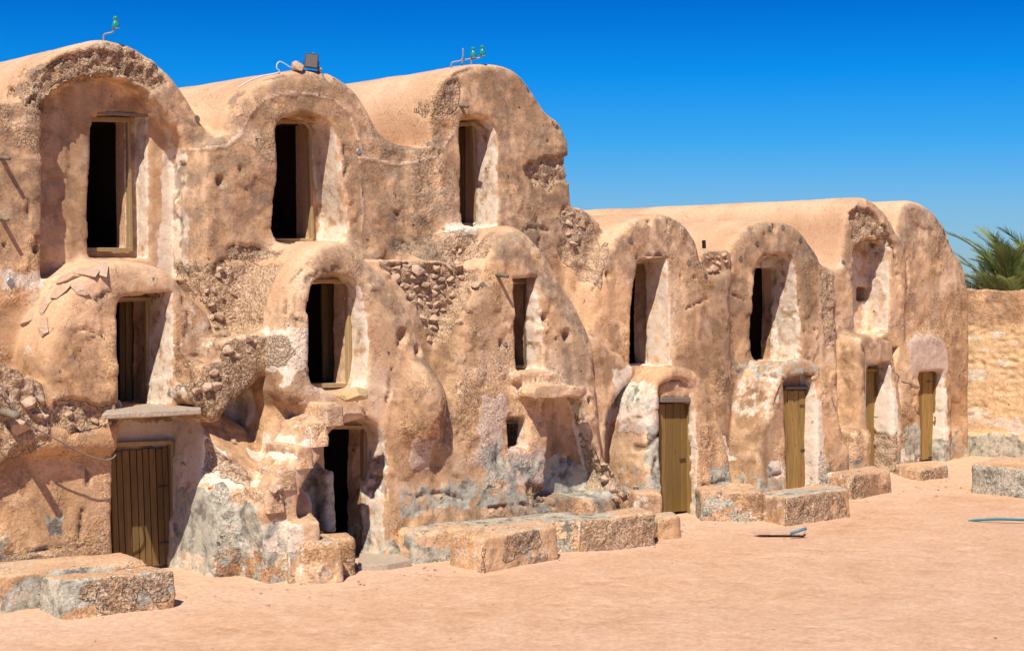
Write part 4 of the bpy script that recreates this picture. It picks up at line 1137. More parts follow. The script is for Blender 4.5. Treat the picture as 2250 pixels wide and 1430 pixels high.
def on_wall(x, z, y0=-2.6):
    """front surface of the building at (x, z)"""
    loc, nor, i, d = BVH.ray_cast(Vector((x, y0, z)), Vector((0, 1, 0)), 6.0)
    return loc, nor
def on_roof(x, y):
    loc, nor, i, d = BVH.ray_cast(Vector((x, y, 9)), Vector((0, 0, -1)), 12.0)
    return loc
def sight(px, py):
    loc, nor, i, d = BVH.ray_cast(Vector(CAM), Vector(ray(px, py)).normalized(), 80.0)
    return loc, nor
def stone(parent, loc, size, meshes=ROCKS, rot=None, name='stone', squash=(1, 1, 1)):
    o = bpy.data.objects.new(name, random.choice(meshes))
    link(o, parent)
    o.matrix_parent_inverse = Matrix.Translation(-Vector(parent.location))
    o.location = loc
    o.rotation_euler = rot or (random.uniform(-.5, .5), random.uniform(-.5, .5), random.uniform(0, 6.3))
    o.scale = (size * squash[0], size * squash[1], size * squash[2])
    return o
def rubble(key, pix, Y, row=0.11, smin_=0.05, smax=0.085, sink=0.3, keep=1.0, y0=None):
    q = outline(pix, Y)
    z = q[:, 1].min()
    par = CELLS[key]
    while z < q[:, 1].max():
        x = q[:, 0].min() + random.uniform(0, row)
        while x < q[:, 0].max():
            s = random.uniform(smin_, smax)
            if random.random() < 0.12: s *= 1.5
            zz = z + random.uniform(-.25, .25) * row
            if poly_sdf(q, np.array([x]), np.array([zz]))[0] < -0.02 and random.random() < keep:
                loc, nor = on_wall(x, zz, Y - 0.6 if y0 is None else y0)
                if loc is not None and abs(loc.y - Y) < 0.34:
                    stone(par, loc + Vector((0, s * sink, 0)), s, squash=(1.15, 1.0, random.uniform(.65, .95)))
            x += s * random.uniform(1.8, 2.4)
        z += row * random.uniform(0.85, 1.1)
rubble('infill_gh', [(826, 570), (1012, 572), (1040, 590), (1000, 690), (970, 750), (945, 760), (905, 660), (860, 610)], -0.78, 0.115, 0.055, 0.10, 0.2)
rubble('stair_b', [(440, 640), (470, 625), (500, 632), (530, 650), (515, 700), (480, 735), (455, 700)], -0.14, 0.12, 0.045, 0.08, 0.35, 0.75)
rubble('infill_ci', [(1256, 460), (1290, 462), (1310, 480), (1285, 560), (1262, 570)], -0.55, 0.13, 0.045, 0.08, 0.35, 0.6)
rubble('infill_ci', [(930, 565), (1010, 505), (1040, 520), (1015, 570)], -0.62, 0.13, 0.03, 0.06, 0.4, 0.5)
rubble('upper_i', [(1546, 552), (1600, 552), (1592, 600), (1575, 606), (1556, 600)], YI + 0.10, 0.11, 0.05, 0.08, 0.2)
rubble('lower_d', [(70, 900), (250, 900), (250, 935), (180, 950), (80, 930)], YD, 0.12, 0.045, 0.085, 0.3, 0.7)
rubble('lower_d', [(0, 810), (80, 830), (100, 900), (60, 1000), (0, 1000)], -0.58, 0.15, 0.03, 0.055, 0.5, 0.45)
rubble('ramp_d', [(400, 1020), (470, 1010), (500, 1080), (440, 1130), (400, 1110)], -0.7, 0.2, 0.03, 0.06, 0.5, 0.5)
rubble('stair_b', [(415, 850), (450, 840), (490, 800), (530, 760), (590, 738), (560, 770), (480, 850), (430, 880)], -0.92, 0.14, 0.045, 0.08, 0.45, 0.6)
for px_, py_, s_, g_ in [(100, 668, .16, 'middle_d'), (78, 655, .13, 'middle_d'), (62, 700, .15, 'middle_d'), (95, 720, .15, 'middle_d'), (130, 640, .18, 'middle_d'), (150, 612, .22, 'middle_d'), (175, 632, .12, 'middle_d'),
                         (190, 600, .17, 'middle_d'), (225, 590, .15, 'middle_d'), (60, 770, .11, 'middle_d')]:
    loc, nor = sight(px_, py_)
    if loc is not None:
        n_ = nor.normalized()
        q_ = n_.to_track_quat('Z', 'X')
        stone(CELLS[g_], loc - n_ * s_ * 0.02, s_ * 1.0, FLATS, (q_ @ Matrix.Rotation(random.uniform(0, 6), 3, 'Z').to_quaternion()).to_euler(), 'flat_stone', (1.2, 0.8, 1))
for px_, py_, s_, g_ in [(482, 592, .07, 'stair_b'), (480, 605, .06, 'stair_b'), (480, 695, .085, 'stair_b'), (455, 640, .05, 'stair_b'), (492, 735, .08, 'stair_b'), (455, 850, .08, 'stair_b'), (470, 820, .07, 'stair_b'), (430, 858, .07, 'stair_b'),
                         (500, 770, .08, 'stair_b'), (545, 745, .07, 'stair_b'), (600, 1075, .08, 'stair_g'), (612, 1072, .06, 'stair_g'), (512, 972, .05, 'ramp_d'), (1385, 1080, .07, 'stair_i'), (1398, 1070, .06, 'stair_i'),
                         (1330, 1050, .08, 'stair_i'), (1345, 1075, .07, 'stair_i'), (1365, 1085, .08, 'stair_i'), (1350, 1095, .07, 'stair_i'), (60, 885, .10, 'lower_d'), (85, 880, .08, 'lower_d'), (80, 915, .08, 'lower_d'), (40, 930, .14, 'lower_d'), (255, 895, .09, 'lower_d')]:
    loc, nor = sight(px_, py_)
    if loc is not None:
        stone(CELLS[g_], loc + nor.normalized() * s_ * 0.25, s_)

# ------------------------------------------------------------------ doors, frames, sills
def pp(px, py, Y): return Vector(P(px, py, Y))
def door(key, tl, tr, br, bl, Y, n, mat, hinges=(), thick=0.03, battens=True):
    par = CELLS[key]
    A, B, C, D = (pp(*q, Y) for q in (tl, tr, br, bl))
    D.z = max(D.z, 0.04); C.z = max(C.z, 0.04)
    bd = [A.lerp(C, .03) + Vector((0, thick * 1.1, 0)), B.lerp(D, .03) + Vector((0, thick * 1.1, 0)), C.lerp(A, .03) + Vector((0, thick * 1.1, 0)), D.lerp(B, .03) + Vector((0, thick * 1.1, 0))]
    bd += [p + Vector((0, 0.012, 0)) for p in bd]
    d = mesh_obj('door', bd, [(3, 2, 1, 0), (4, 5, 6, 7), (0, 1, 5, 4), (1, 2, 6, 5), (2, 3, 7, 6), (3, 0, 4, 7)], mat, par)
    cuts = [0.0]
    for i in range(n): cuts.append(cuts[-1] + random.uniform(0.8, 1.2))
    cuts = [c / cuts[-1] for c in cuts]
    for i in range(n):
        g = 0.011
        u0, u1 = cuts[i], cuts[i + 1]
        W = (B - A).length
        u0 += g / W * 0.5; u1 -= g / W * 0.5
        y_ = random.uniform(-.004, .004)
        top = random.uniform(-.012, .006); bot = random.uniform(-.004, .015)
        q = [A.lerp(B, u0) + Vector((0, y_, top)), A.lerp(B, u1) + Vector((0, y_, top)), D.lerp(C, u1) + Vector((0, y_, bot)), D.lerp(C, u0) + Vector((0, y_, bot))]
        v2 = q + [p + Vector((0, thick, 0)) for p in q]
        o = mesh_obj('plank', v2, [(3, 2, 1, 0), (4, 5, 6, 7), (0, 1, 5, 4), (1, 2, 6, 5), (2, 3, 7, 6), (3, 0, 4, 7)], mat)
        o.parent = d
        bv = o.modifiers.new('edge', 'BEVEL'); bv.width = 0.004; bv.segments = 1
    for hx, hy in hinges:
        c = pp(hx, hy, Y - 0.012)
        h = beam('hinge', c - Vector((0.09, 0, 0)), c + Vector((0.03, 0, 0.003)), 0.02, 0.012, IRON)
        h.parent = d
    return d
def fr(key, a, b, Y, w=0.06, t=0.08, mat=FRAME, name='door_frame'):
    return beam(name, pp(*a, Y), pp(*b, Y), w, t, mat, CELLS[key], jitter=0.004)
# top storey
fr('upper_a', (196, 247), (322, 255), YA + 0.36, 0.04, 0.10, GREYWOOD, 'lintel')
fr('upper_a', (182, 262), (282, 264), YA + 0.54, 0.06, 0.08)
fr('upper_a', (281, 258), (286, 550), YA + 0.54, 0.045, 0.07)
fr('upper_a', (186, 549), (289, 549), YA + 0.54, 0.05, 0.09, FRAME, 'sill')
fr('upper_b', (577, 266), (684, 267), YB + 0.53, 0.05, 0.08)
fr('upper_b', (677, 262), (684, 526), YB + 0.53, 0.045, 0.07)
fr('upper_b', (585, 527), (684, 527), YB + 0.53, 0.03, 0.09, FRAME, 'sill')
fr('upper_c', (1038, 272), (1049, 490), YC + 0.47, 0.07, 0.09)
fr('upper_c', (985, 273), (1045, 273), YC + 0.47, 0.06, 0.08)
door('upper_c', (1004, 282), (1036, 280), (1040, 488), (1008, 490), YC + 0.72, 3, WOOD)
# middle storey
fr('middle_d', (210, 657), (330, 656), YD + 0.50, 0.05, 0.09, FRAME, 'lintel')
fr('middle_d', (322, 652), (324, 890), YD + 0.50, 0.05, 0.07)
door('middle_d', (262, 662), (321, 662), (318, 886), (264, 887), YD + 0.86, 4, WOOD)
door('middle_g', (707, 622), (757, 622), (758, 843), (710, 843), YG + 0.92, 3, WOOD)
fr('middle_g', (655, 618), (768, 616), YG + 0.44, 0.045, 0.08)
fr('middle_g', (764, 612), (766, 846), YG + 0.44, 0.06, 0.08)
fr('middle_g', (655, 847), (771, 846), YG + 0.44, 0.05, 0.12, FRAME, 'sill')
fr('middle_h', (1156, 616), (1158, 806), YH + 0.44, 0.06, 0.07, GREYWOOD)
fr('middle_h', (1108, 806), (1160, 805), YH + 0.44, 0.05, 0.08, GREYWOOD, 'sill')
fr('middle_h', (1108, 617), (1160, 617), YH + 0.44, 0.05, 0.08, GREYWOOD, 'lintel')
# ground floor
door('lower_d', (240, 992), (369, 981), (377, 1254), (250, 1254), -0.11, 9, WOOD, [(362, 1068), (366, 1192)])
fr('lower_d', (246, 975), (374, 971), -0.10, 0.05, 0.10, FRAME, 'lintel')
fr('lower_d', (375, 968), (382, 1252), -0.10, 0.05, 0.10)
fr('lower_g', (799, 936), (799, 1222), YG + 0.40, 0.06, 0.09)
fr('lower_g', (716, 938), (804, 937), YG + 0.40, 0.05, 0.09, FRAME, 'lintel')
fr('lower_i', (1446, 878), (1526, 877), -1.46, 0.08, 0.14, GREYWOOD, 'lintel')
fr('lower_i', (1516, 880), (1518, 1132), -1.46, 0.07, 0.10, YELLOW)
door('lower_i', (1448, 886), (1511, 886), (1512, 1134), (1448, 1134), -1.42, 4, YELLOW, [(1503, 1008)])
fr('lower_j', (1722, 852), (1776, 851), -1.21, 0.05, 0.08, GREYWOOD, 'lintel')
fr('lower_j', (1773, 850), (1776, 1064), -1.21, 0.05, 0.08, GREYWOOD)
door('lower_j', (1718, 858), (1770, 857), (1772, 1075), (1718, 1075), -1.20, 4, YELLOW, [(1765, 890), (1767, 988)])
fr('lower_k', (1890, 813), (1928, 813), -0.51, 0.05, 0.09, YELLOW, 'lintel')
fr('lower_k', (1925, 812), (1928, 1030), -0.51, 0.05, 0.09, YELLOW)
door('lower_k', (1888, 818), (1922, 817), (1924, 1034), (1888, 1034), -0.50, 2, YELLOW)
fr('upper_l', (2052, 816), (2054, 1012), -0.22, 0.05, 0.08, YELLOW)
door('upper_l', (2012, 818), (2050, 817), (2052, 1013), (2012, 1013), -0.21, 3, YELLOW, [(2043, 838), (2046, 1004)])
# slab at the sill of the crumbling vault
def slab(name, parent, corners, z, t, mat):
    vs = [(c[0], c[1], z + random.uniform(-.008, .008)) for c in corners] + [(c[0] * 1, c[1], z - t) for c in corners]
    n = len(corners)
    fs = [tuple(range(n)), tuple(range(2 * n - 1, n - 1, -1))] + [(i, n + i, n + (i + 1) % n, (i + 1) % n) for i in range(n)]
    o = mesh_obj(name, vs, fs, mat, parent)
    bm = bmesh.new(); bm.from_mesh(o.data); bmesh.ops.recalc_face_normals(bm, faces=bm.faces); bm.to_mesh(o.data); bm.free()
    bv = o.modifiers.new('edge', 'BEVEL'); bv.width = 0.012; bv.segments = 2
    return o
zs = float(P(330, 898, -0.75)[2])
sl = [G(224, 908, zs)[:2], G(330, 904, zs)[:2], G(442, 898, zs)[:2], G(440, 888, zs)[:2], G(335, 886, zs)[:2], G(240, 893, zs)[:2]]
slab('sill_slab', CELLS['middle_d'], sl, zs, 0.065, CONCRETE)
o = stone(CELLS['middle_g'], P(775, 866, -1.60), 0.24, [hull_rock(91, 0.42, 22)], (0.05, -0.05, 0.2), 'sill_stone', (1.15, 0.8, 1)); o.data.materials.append(SILLSTONE)
slab('door_step', CELLS['lower_g'], [G(786, 1252)[:2], G(850, 1250)[:2], G(905, 1240)[:2], G(860, 1222)[:2], G(790, 1224)[:2]], 0.06, 0.1, CONCRETE)
# barred window
def grille():
    par = CELLS['lower_h']
    Y = YH + 0.14
    f = tube('window_grille', [pp(1111, 932, Y), pp(1138, 932, Y), pp(1138, 984, Y), pp(1111, 984, Y), pp(1111, 932, Y)], 0.008, BLACKIRON, par, 6)
    def bar(pts, r=0.005):
        b = tube('bar', pts, r, BLACKIRON, None, 5); b.parent = f
    for x in (1117.5, 1124.5, 1131.5):
        bar([pp(x, 932, Y), pp(x, 984, Y)])
    for cx, cy, sg in ((1120, 941, 1), (1129, 941, -1), (1120, 975, 1), (1129, 975, -1)):
        bar([pp(cx + sg * 3.6 * math.cos(a) * (1 - a / 14), cy + 5 * math.sin(a) * (1 - a / 14), Y) for a in np.linspace(0, 7, 16)], 0.004)
    for s_ in (1, -1):
        bar([pp(1124.5 + s_ * 6 * (k / 6), 946 + 24 * k / 6, Y) for k in range(7)], 0.004)
    fr('lower_h', (1141, 928), (1141, 986), YH + 0.16, 0.035, 0.06, GREYWOOD, 'window_frame')
    fr('lower_h', (1108, 928), (1143, 928), YH + 0.16, 0.03, 0.06, GREYWOOD, 'window_frame')
grille()

# ------------------------------------------------------------------ small fittings on the walls
def disc(key, px, py, r, mat=GALV, name='junction_cover'):
    loc, nor = sight(px, py)
    if loc is None: return
    vs, fs = lathe_data([(r, -0.03), (r, 0.006), (r * 0.8, 0.014), (r * 0.3, 0.012)], 12)
    q = Vector((nor.x * .3, nor.y, nor.z * .3)).normalized().to_track_quat('Z', 'Y')
    mesh_obj(name, [q @ Vector(v) + loc for v in vs], fs, mat, CELLS[key])
disc('upper_a', 22, 619, 0.045); disc('upper_b', 788, 333, 0.04)
for x_, y_ in ((1385, 528), (1513, 577), (1550, 607)): disc('upper_i', x_, y_, 0.05, GREYWOOD, 'pole_end')
for x_, y_ in ((1627, 567), (1663, 535), (1758, 527), (1690, 502), (1720, 500)): disc('upper_j', x_, y_, 0.048, GREYWOOD, 'pole_end')
disc('upper_k', 1853, 576, 0.045, GREYWOOD, 'pole_end'); disc('upper_b', 432, 262, 0.05, GREYWOOD, 'pole_end'); disc('upper_c', 943, 317, 0.04, GREYWOOD, 'pole_end')
disc('middle_h', 1061, 626, 0.04, GREYWOOD, 'pole_end'); disc('middle_h', 1110, 756, 0.035, GREYWOOD, 'pole_end')
fr('upper_i', (1546, 528), (1547, 546), YI + 0.2, 0.035, 0.05, BLACKIRON, 'post_stub')

def peg(px, py, L, r, label, mat=GREYWOOD, drop=0.02):
    loc, nor = sight(max(px, -40), py)
    if loc is None: return
    vs, fs = tube_data([loc + Vector((0, 0.06, 0)), loc + Vector((0.0, -L * .5, -drop * .3)), loc + Vector((0.0, -L, -drop))], [r, r * .95, r * .8], 8)
    c0 = loc
    o = mesh_obj('wooden_peg', [Vector(v) - c0 for v in vs], fs, mat, None, True)
    o.location = c0
    tag(o, label, 'peg', 'wooden pegs stuck in the walls')
peg(3, 347, 0.20, 0.028, 'upper of two wooden pegs in the tall wall beside the deep niche')
peg(3, 480, 0.17, 0.028, 'lower of two wooden pegs in the tall wall beside the deep niche')
peg(6, 905, 0.36, 0.05, 'thick wooden peg above the sagging cable')
peg(1092, 604, 0.22, 0.03, 'wooden peg beside the narrow doorway of the pointed vault')
peg(1012, 233, 0.16, 0.03, 'dark wooden peg above the corner vault doorway')

# glass insulators on bent pins
def insulator(px, py, Y, label, lean=0.0, glass=True, h=0.26, reach=0.2, side=1):
    b = P(px, py, Y); top = on_roof(b[0], Y)
    base = Vector((b[0], Y, (top.z if top else b[2])))
    e = empty('glass_insulator' if glass else 'bent_pin', base)
    R_ = Vector(RGT)
    pts = smooth_path([Vector((0, 0, -0.06)), Vector((0, 0, 0.06)), R_ * reach * .35 + Vector((0, 0, 0.085)), R_ * reach * .8 + Vector((0, 0, 0.10)), R_ * reach + Vector((0, 0, 0.16)), R_ * (reach + lean) + Vector((0, 0, h))], 5)
    vs, fs = tube_data(pts, 0.011, 8)
    p = mesh_obj('pin', [Vector(v) + base for v in vs], fs, PIPE, e, True)
    if glass:
        c = Vector(pts[-1]) + base + Vector((0, 0, -0.04))
        prof = [(0.030, 0.0), (0.050, 0.0), (0.055, 0.012), (0.048, 0.05), (0.037, 0.085), (0.026, 0.098), (0.026, 0.108), (0.036, 0.118), (0.037, 0.135), (0.030, 0.150), (0.020, 0.158), (0.006, 0.160)]
        vs, fs = lathe_data([(r_ * .88, z_ * .9) for r_, z_ in prof], 16)
        mesh_obj('glass', [Vector(v) + c for v in vs], fs, GREEN, e, True)
        tag(e, label, 'insulator', 'green glass insulators on the roofs')
    else:
        tag(e, label, 'pin')
insulator(228, 88, YA + 0.12, 'green glass insulator on the vault with the deep niche', 0.01, True, 0.19, 0.13)
insulator(992, 146, YC + 0.28, 'bare bent steel pin without glass on the corner vault', 0.0, False, 0.27, 0.16)
insulator(1016, 142, YC + 0.22, 'lower green glass insulator, next to the bare pin', 0.0, True, 0.16, 0.15)
insulator(1036, 139, YC + 0.14, 'higher green glass insulator, on the side away from the bare pin', 0.0, True, 0.17, 0.15)

# floodlight with its stones and cable
def floodlight():
    c = P(684, 146, YB + 0.10); t = on_roof(c[0], c[1])
    base = Vector((c[0], c[1], t.z))
    e = empty('floodlight', base)
    tag(e, 'small black floodlight on the crown of the middle top-storey vault', 'floodlight')
    rot = Matrix.Diagonal((.82, .82, .82, 1)) @ Matrix.Rotation(math.radians(-32), 4, 'Z') @ Matrix.Rotation(math.radians(6), 4, 'Y') @ Matrix.Rotation(math.radians(-14), 4, 'X')
    def bx(name, lo, hi, mat, taper=1.0):
        x0, y0, z0 = lo; x1, y1, z1 = hi
        vs = [(x0, y0, z0), (x1, y0, z0), (x1, y0, z1), (x0, y0, z1)]
        cx, cz = (x0 + x1) / 2, (z0 + z1) / 2
        vs += [((x - cx) * taper + cx, y1, (z - cz) * taper + cz) for x, y, z in vs]
        vs = [rot @ Vector(v) + base + Vector((0, 0, 0.125)) for v in vs]
        o = mesh_obj(name, vs, [(0, 1, 2, 3), (7, 6, 5, 4), (4, 5, 1, 0), (5, 6, 2, 1), (6, 7, 3, 2), (7, 4, 0, 3)], mat, e)
        bv = o.modifiers.new('edge', 'BEVEL'); bv.width = 0.008; bv.segments = 2
        return o
    bx('body', (-.11, -.05, -.13), (.11, .09, .12), LAMPBODY, 0.62)
    bx('front_glass', (-.092, -.056, -.11), (.092, -.050, .10), LAMPGLASS)
    bx('bracket', (-.125, -.01, -.16), (-.112, .03, .02), LAMPBODY); bx('bracket', (.112, -.01, -.16), (.125, .03, .02), LAMPBODY)
    bx('clip', (0.0, -.045, .122), (.03, -.02, .14), GALV)
    for px_, dy, s_, lab in ((655, .12, .11, 'larger weight stone behind the floodlight'), (700, .12, .07, 'small weight stone at the far side of the floodlight')):
        p = P(px_, 146, YB + dy); r = on_roof(p[0], p[1])
        o = bpy.data.objects.new('weight_stone', random.choice(ROCKS)); link(o)
        o.location = (p[0], p[1], r.z + s_ * 0.55); o.scale = (s_ * 1.25, s_, s_ * .8); o.rotation_euler = (0.3, -0.3, 1)
        tag(o, lab, 'stone', 'stones round the floodlight')
    pts = [P(x, y, YB + 0.12) for x, y in ((640, 150), (628, 142), (616, 136), (609, 141), (608, 150), (614, 158))]
    pts += [Vector(on_roof(*P(x, 200, YB + d)[:2])) + Vector((0, 0, 0.01)) for x, d in ((596, .16), (575, .30), (556, .34), (540, .36), (525, .34))]
    b0 = Vector(pts[0])
    o = tube('white_cable', [Vector(p) - b0 for p in smooth_path(pts, 5)], 0.007, WHITECABLE)
    o.location = b0
    tag(o, 'white cable looping from the floodlight down over the roof', 'cable')
floodlight()

def cable(name, pts, r, mat, label):
    b0 = Vector(pts[0])
    o = tube(name, [Vector(p) - b0 for p in smooth_path(pts, 6)], r, mat)
    o.location = b0
    tag(o, label, 'cable')
def off_wall(px, py, d):
    loc, nor = sight(px, py)
    return (loc - Vector(ray(px, py)).normalized() * d)
cable('sagging_cable', [off_wall(-40, 800, .12), off_wall(2, 848, .12), off_wall(28, 892, .12), off_wall(70, 935, .14), P(130, 968, YD - .30), P(180, 995, YD - .27), P(225, 1010, YD - .22), P(248, 1006, YD - .17), P(256, 995, YD - .06)], 0.009, CABLE, 'sagging cable across the wall beside the wide brown door')
cable('thin_cable', [off_wall(1876, 738, .02), off_wall(1894, 755, .02), off_wall(1901, 780, .03), P(1902, 830, -0.86), P(1902, 900, -0.86), P(1904, 970, -0.86), P(1900, 1010, -0.84)], 0.009, CABLE, 'thin cable hanging down the corner of the square porch')
cable('slack_wire', [off_wall(1960, 812, .02), off_wall(1975, 826, .02), off_wall(1984, 838, .02), off_wall(2000, 842, .02), off_wall(2020, 850, .02)], 0.008, CABLE, 'slack wire between the square porch and the end door')

# ------------------------------------------------------------------ benches, blocks and the boundary wall
def box_surface(nu, nv, nw):
    """unit cube surface as welded quads"""
    idx, vs, fs = {}, [], []
    def vid(i, j, k):
        if (i, j, k) not in idx:
            idx[(i, j, k)] = len(vs); vs.append((i / nu, j / nv, k / nw))
        return idx[(i, j, k)]
    for i in range(nu):
        for j in range(nv):
            fs.append((vid(i, j, nw), vid(i + 1, j, nw), vid(i + 1, j + 1, nw), vid(i, j + 1, nw)))
    for i in range(nu):
        for k in range(nw):
            fs.append((vid(i, 0, k), vid(i + 1, 0, k), vid(i + 1, 0, k + 1), vid(i, 0, k + 1)))
            fs.append((vid(i + 1, nv, k), vid(i, nv, k), vid(i, nv, k + 1), vid(i + 1, nv, k + 1)))
    for j in range(nv):
        for k in range(nw):
            fs.append((vid(0, j + 1, k), vid(0, j, k), vid(0, j, k + 1), vid(0, j + 1, k + 1)))
            fs.append((vid(nu, j, k), vid(nu, j + 1, k), vid(nu, j + 1, k + 1), vid(nu, j, k + 1)))
    return np.array(vs), np.array(fs)
def block(corners, z0, z1, seg=0.035, rnd=0.045, rough=1.0, splay=0.02, seed=0, rubf=0.5, cemt=0.6, cemf=0.3, top_wht=0.36, tint=(1, 1, 1), cr=0.0, cement=0.0):
    """a rounded, weathered masonry block on a four-cornered plan (near-left, near-right, far-right, far-left)"""
    c = np.array([np.array(q[:2], float) for q in corners])
    U = (np.linalg.norm(c[1] - c[0]) + np.linalg.norm(c[2] - c[3])) / 2; W = (np.linalg.norm(c[3] - c[0]) + np.linalg.norm(c[2] - c[1])) / 2; Hh = z1 - z0
    v, f = box_surface(max(3, int(U / seg)), max(3, int(W / seg)), max(3, int(Hh / seg)))
    q = v * [U, W, Hh]
    lo, hi = np.array([rnd] * 3), np.array([U, W, Hh]) - rnd
    inner = np.clip(q, lo, np.maximum(hi, lo)); inner[:, 2] = np.minimum(q[:, 2], hi[2])
    d = q - inner; L = np.linalg.norm(d, axis=1, keepdims=True)
    q = inner + d / np.maximum(L, 1e-9) * np.minimum(L, rnd)
    u, w, h = q[:, 0] / U, q[:, 1] / W, q[:, 2]
    sp = splay * (1 - h / Hh)
    cen = c.mean(0)
    p2 = (c[0] * ((1 - u) * (1 - w))[:, None] + c[1] * (u * (1 - w))[:, None] + c[2] * (u * w)[:, None] + c[3] * ((1 - u) * w)[:, None])
    p2 = p2 + (p2 - cen) / np.maximum(np.linalg.norm(p2 - cen, axis=1, keepdims=True), 1e-6) * sp[:, None]
    p = np.concatenate([p2, (z0 + h)[:, None]], 1)
    n = vert_normals(p, f)
    s = p + seed * 13.7
    m1 = np.zeros((len(p), 4)); m2 = np.zeros((len(p), 4)); m2[:, 1] = 0.8
    topm = sstep(0.5, 0.85, n[:, 2])
    pat = fbm(s, 2.2, 3, 61)
    front = sstep(0.3, 0.7, -n[:, 1] + 0.0 * n[:, 0])
    m1[:, 0] = sstep(-0.12, 0.10, pat + (rubf - 0.5)) * (1 - topm) * (0.25 + 0.75 * front) if rubf > 0 else 0
    m1[:, 2] = np.maximum(topm * cemt * sstep(-0.3, 0.15, fbm(s, 1.3, 3, 62) + 0.1), (1 - topm) * cemf * sstep(-0.1, 0.3, fbm(s, 1.9, 3, 63)) * 1.8)
    m1[:, 1] = np.maximum(topm * top_wht, (1 - topm) * 0.45 * sstep(0.2, 0.7, -n[:, 0]))
    m1[:, 2] = np.maximum(m1[:, 2], cement * (1 - topm))
    m1[:, 3] = 0.5 * m1[:, 0]
    disp = rough * (0.035 * fbm(s, 1.7, 2, 64) + 0.022 * fbm(s, 6.5, 3, 65) * (1 - 0.7 * topm) + 0.012 * fbm(s, 17, 2, 66) * (1 - 0.6 * topm))
    rs = np.where(m1[:, 0] > 0.05)[0]
    if len(rs):
        d1, d2, val = worley(s[rs], 8.5, 5)
        disp[rs] += m1[rs, 0] * (0.05 * (np.minimum(d2 - d1, 0.4) - 0.25) + 0.02 * (val - 0.6)) * rough
    if cr: disp -= cr * sstep(0.05, 0.2, fbm(s, 3.0, 2, 68)) * (1 - topm)
    edge_chip = sstep(0.02, 0.3, fbm(s, 4.2, 2, 67)) * 0.03 * rough * sstep(0.3, 0.75, n[:, 2]) * (1 - sstep(0.75, 0.98, n[:, 2]))
    disp -= edge_chip
    m2[:, 1] = 0.35 + 0.65 * sstep(-0.2, 0.2, fbm(s, 1.0, 2, 70))
    col, ch = coat_colour(s, np.clip(topm * 0.7, 0, 1), 0.6 + 0 * topm, tint)
    disp += ch
    p = p + n * disp[:, None]
    return p, f, {'m1': m1, 'm2': m2, 'col': col}
def bench(label, tops, H, cat='bench', name='masonry_bench', group='masonry benches along the walls', z0=-0.06, **kw):
    c = [G(x, y, H) for x, y in tops]
    p, f, at = block(c, z0, H, **kw)
    b = np.array([*np.mean([q[:2] for q in c], 0), 0.0])
    me = np_mesh(name, p - b, f, ADOBE, None, at)
    o = link(bpy.data.objects.new(name, me)); o.location = b
    tag(o, label, cat, group)
    return o
bench('long low bench against the wall beside the wide brown door', [(-260, 1290), (322, 1232), (268, 1212), (-260, 1256)], 0.40, seed=1, rubf=0.3, cemt=0.4, cemf=0.8)
bench('free-standing block bench in the corner nearest the camera, before the wide brown door', [(140, 1275), (386, 1253), (333, 1243), (86, 1264)], 0.38, seed=2, rubf=0.6, cemt=0.45, cemf=0.9)
bench('square step block with a crack at the foot of the mud stair', [(664, 1194), (753, 1190), (716, 1176), (617, 1184)], 0.44, 'step block', 'step_block', 'step blocks by the doors', seed=3, rubf=0.0, cemt=0.5, cemf=0.2)
bench('step block tucked between the cracked block and the black doorway', [(702, 1188), (780, 1182), (766, 1168), (700, 1170)], 0.42, 'step block', 'step_block', 'step blocks by the doors', seed=4, rubf=0.3, cemt=0.4, cemf=0.2)
bench('long bench with a greenish top under the barred window', [(908, 1171), (1300, 1142), (1255, 1122), (862, 1155)], 0.36, seed=5, rubf=0.25, cemt=0.62, cemf=0.4)
bench('block bench with a pale grey top jutting out under the barred window', [(1061, 1180), (1226, 1153), (1186, 1139), (988, 1166)], 0.40, seed=6, rubf=0.5, cemt=0.35, cemf=0.5)
bench('block bench with a greenish top and bare stone front beside the open yellow door', [(1281, 1142), (1440, 1127), (1402, 1111), (1216, 1136)], 0.38, seed=7, rubf=0.85, cemt=0.66, cemf=0.3)
bench('small greenish cube beside the open yellow door', [(1394, 1083), (1455, 1083), (1438, 1072), (1382, 1075)], 0.52, 'step block', 'step_block', 'step blocks by the doors', seed=8, rubf=0.0, cemt=0.6, cemf=0.75, rnd=0.07)
bench('low cracked step before the open yellow door', [(1442, 1140), (1494, 1133), (1478, 1122), (1428, 1127)], 0.26, 'step block', 'step_block', 'step blocks by the doors', seed=9, rubf=0.0, cemt=0.5, cemf=0.5, rnd=0.06)
bench('plastered bench between the open yellow door and the striped door', [(1542, 1080), (1680, 1080), (1650, 1060), (1528, 1069)], 0.40, seed=10, rubf=0.12, cemt=0.2, cemf=0.4)
bench('block bench with a greenish top before the weathered striped door', [(1728, 1092), (1867, 1073), (1820, 1060), (1667, 1080)], 0.385, seed=11, rubf=0.75, cemt=0.6, cemf=0.3)
bench('pale block bench before the square porch', [(1871, 1045), (1957, 1032), (1916, 1022), (1812, 1038)], 0.36, seed=12, rubf=0.25, cemt=0.35, cemf=0.35)
bench('low rounded step before the end door', [(2024, 1031), (2082, 1021), (2048, 1012), (1960, 1018)], 0.19, 'step block', 'step_block', 'step blocks by the doors', seed=13, rubf=0.5, cemt=0.2, cemf=0.5, rnd=0.06)
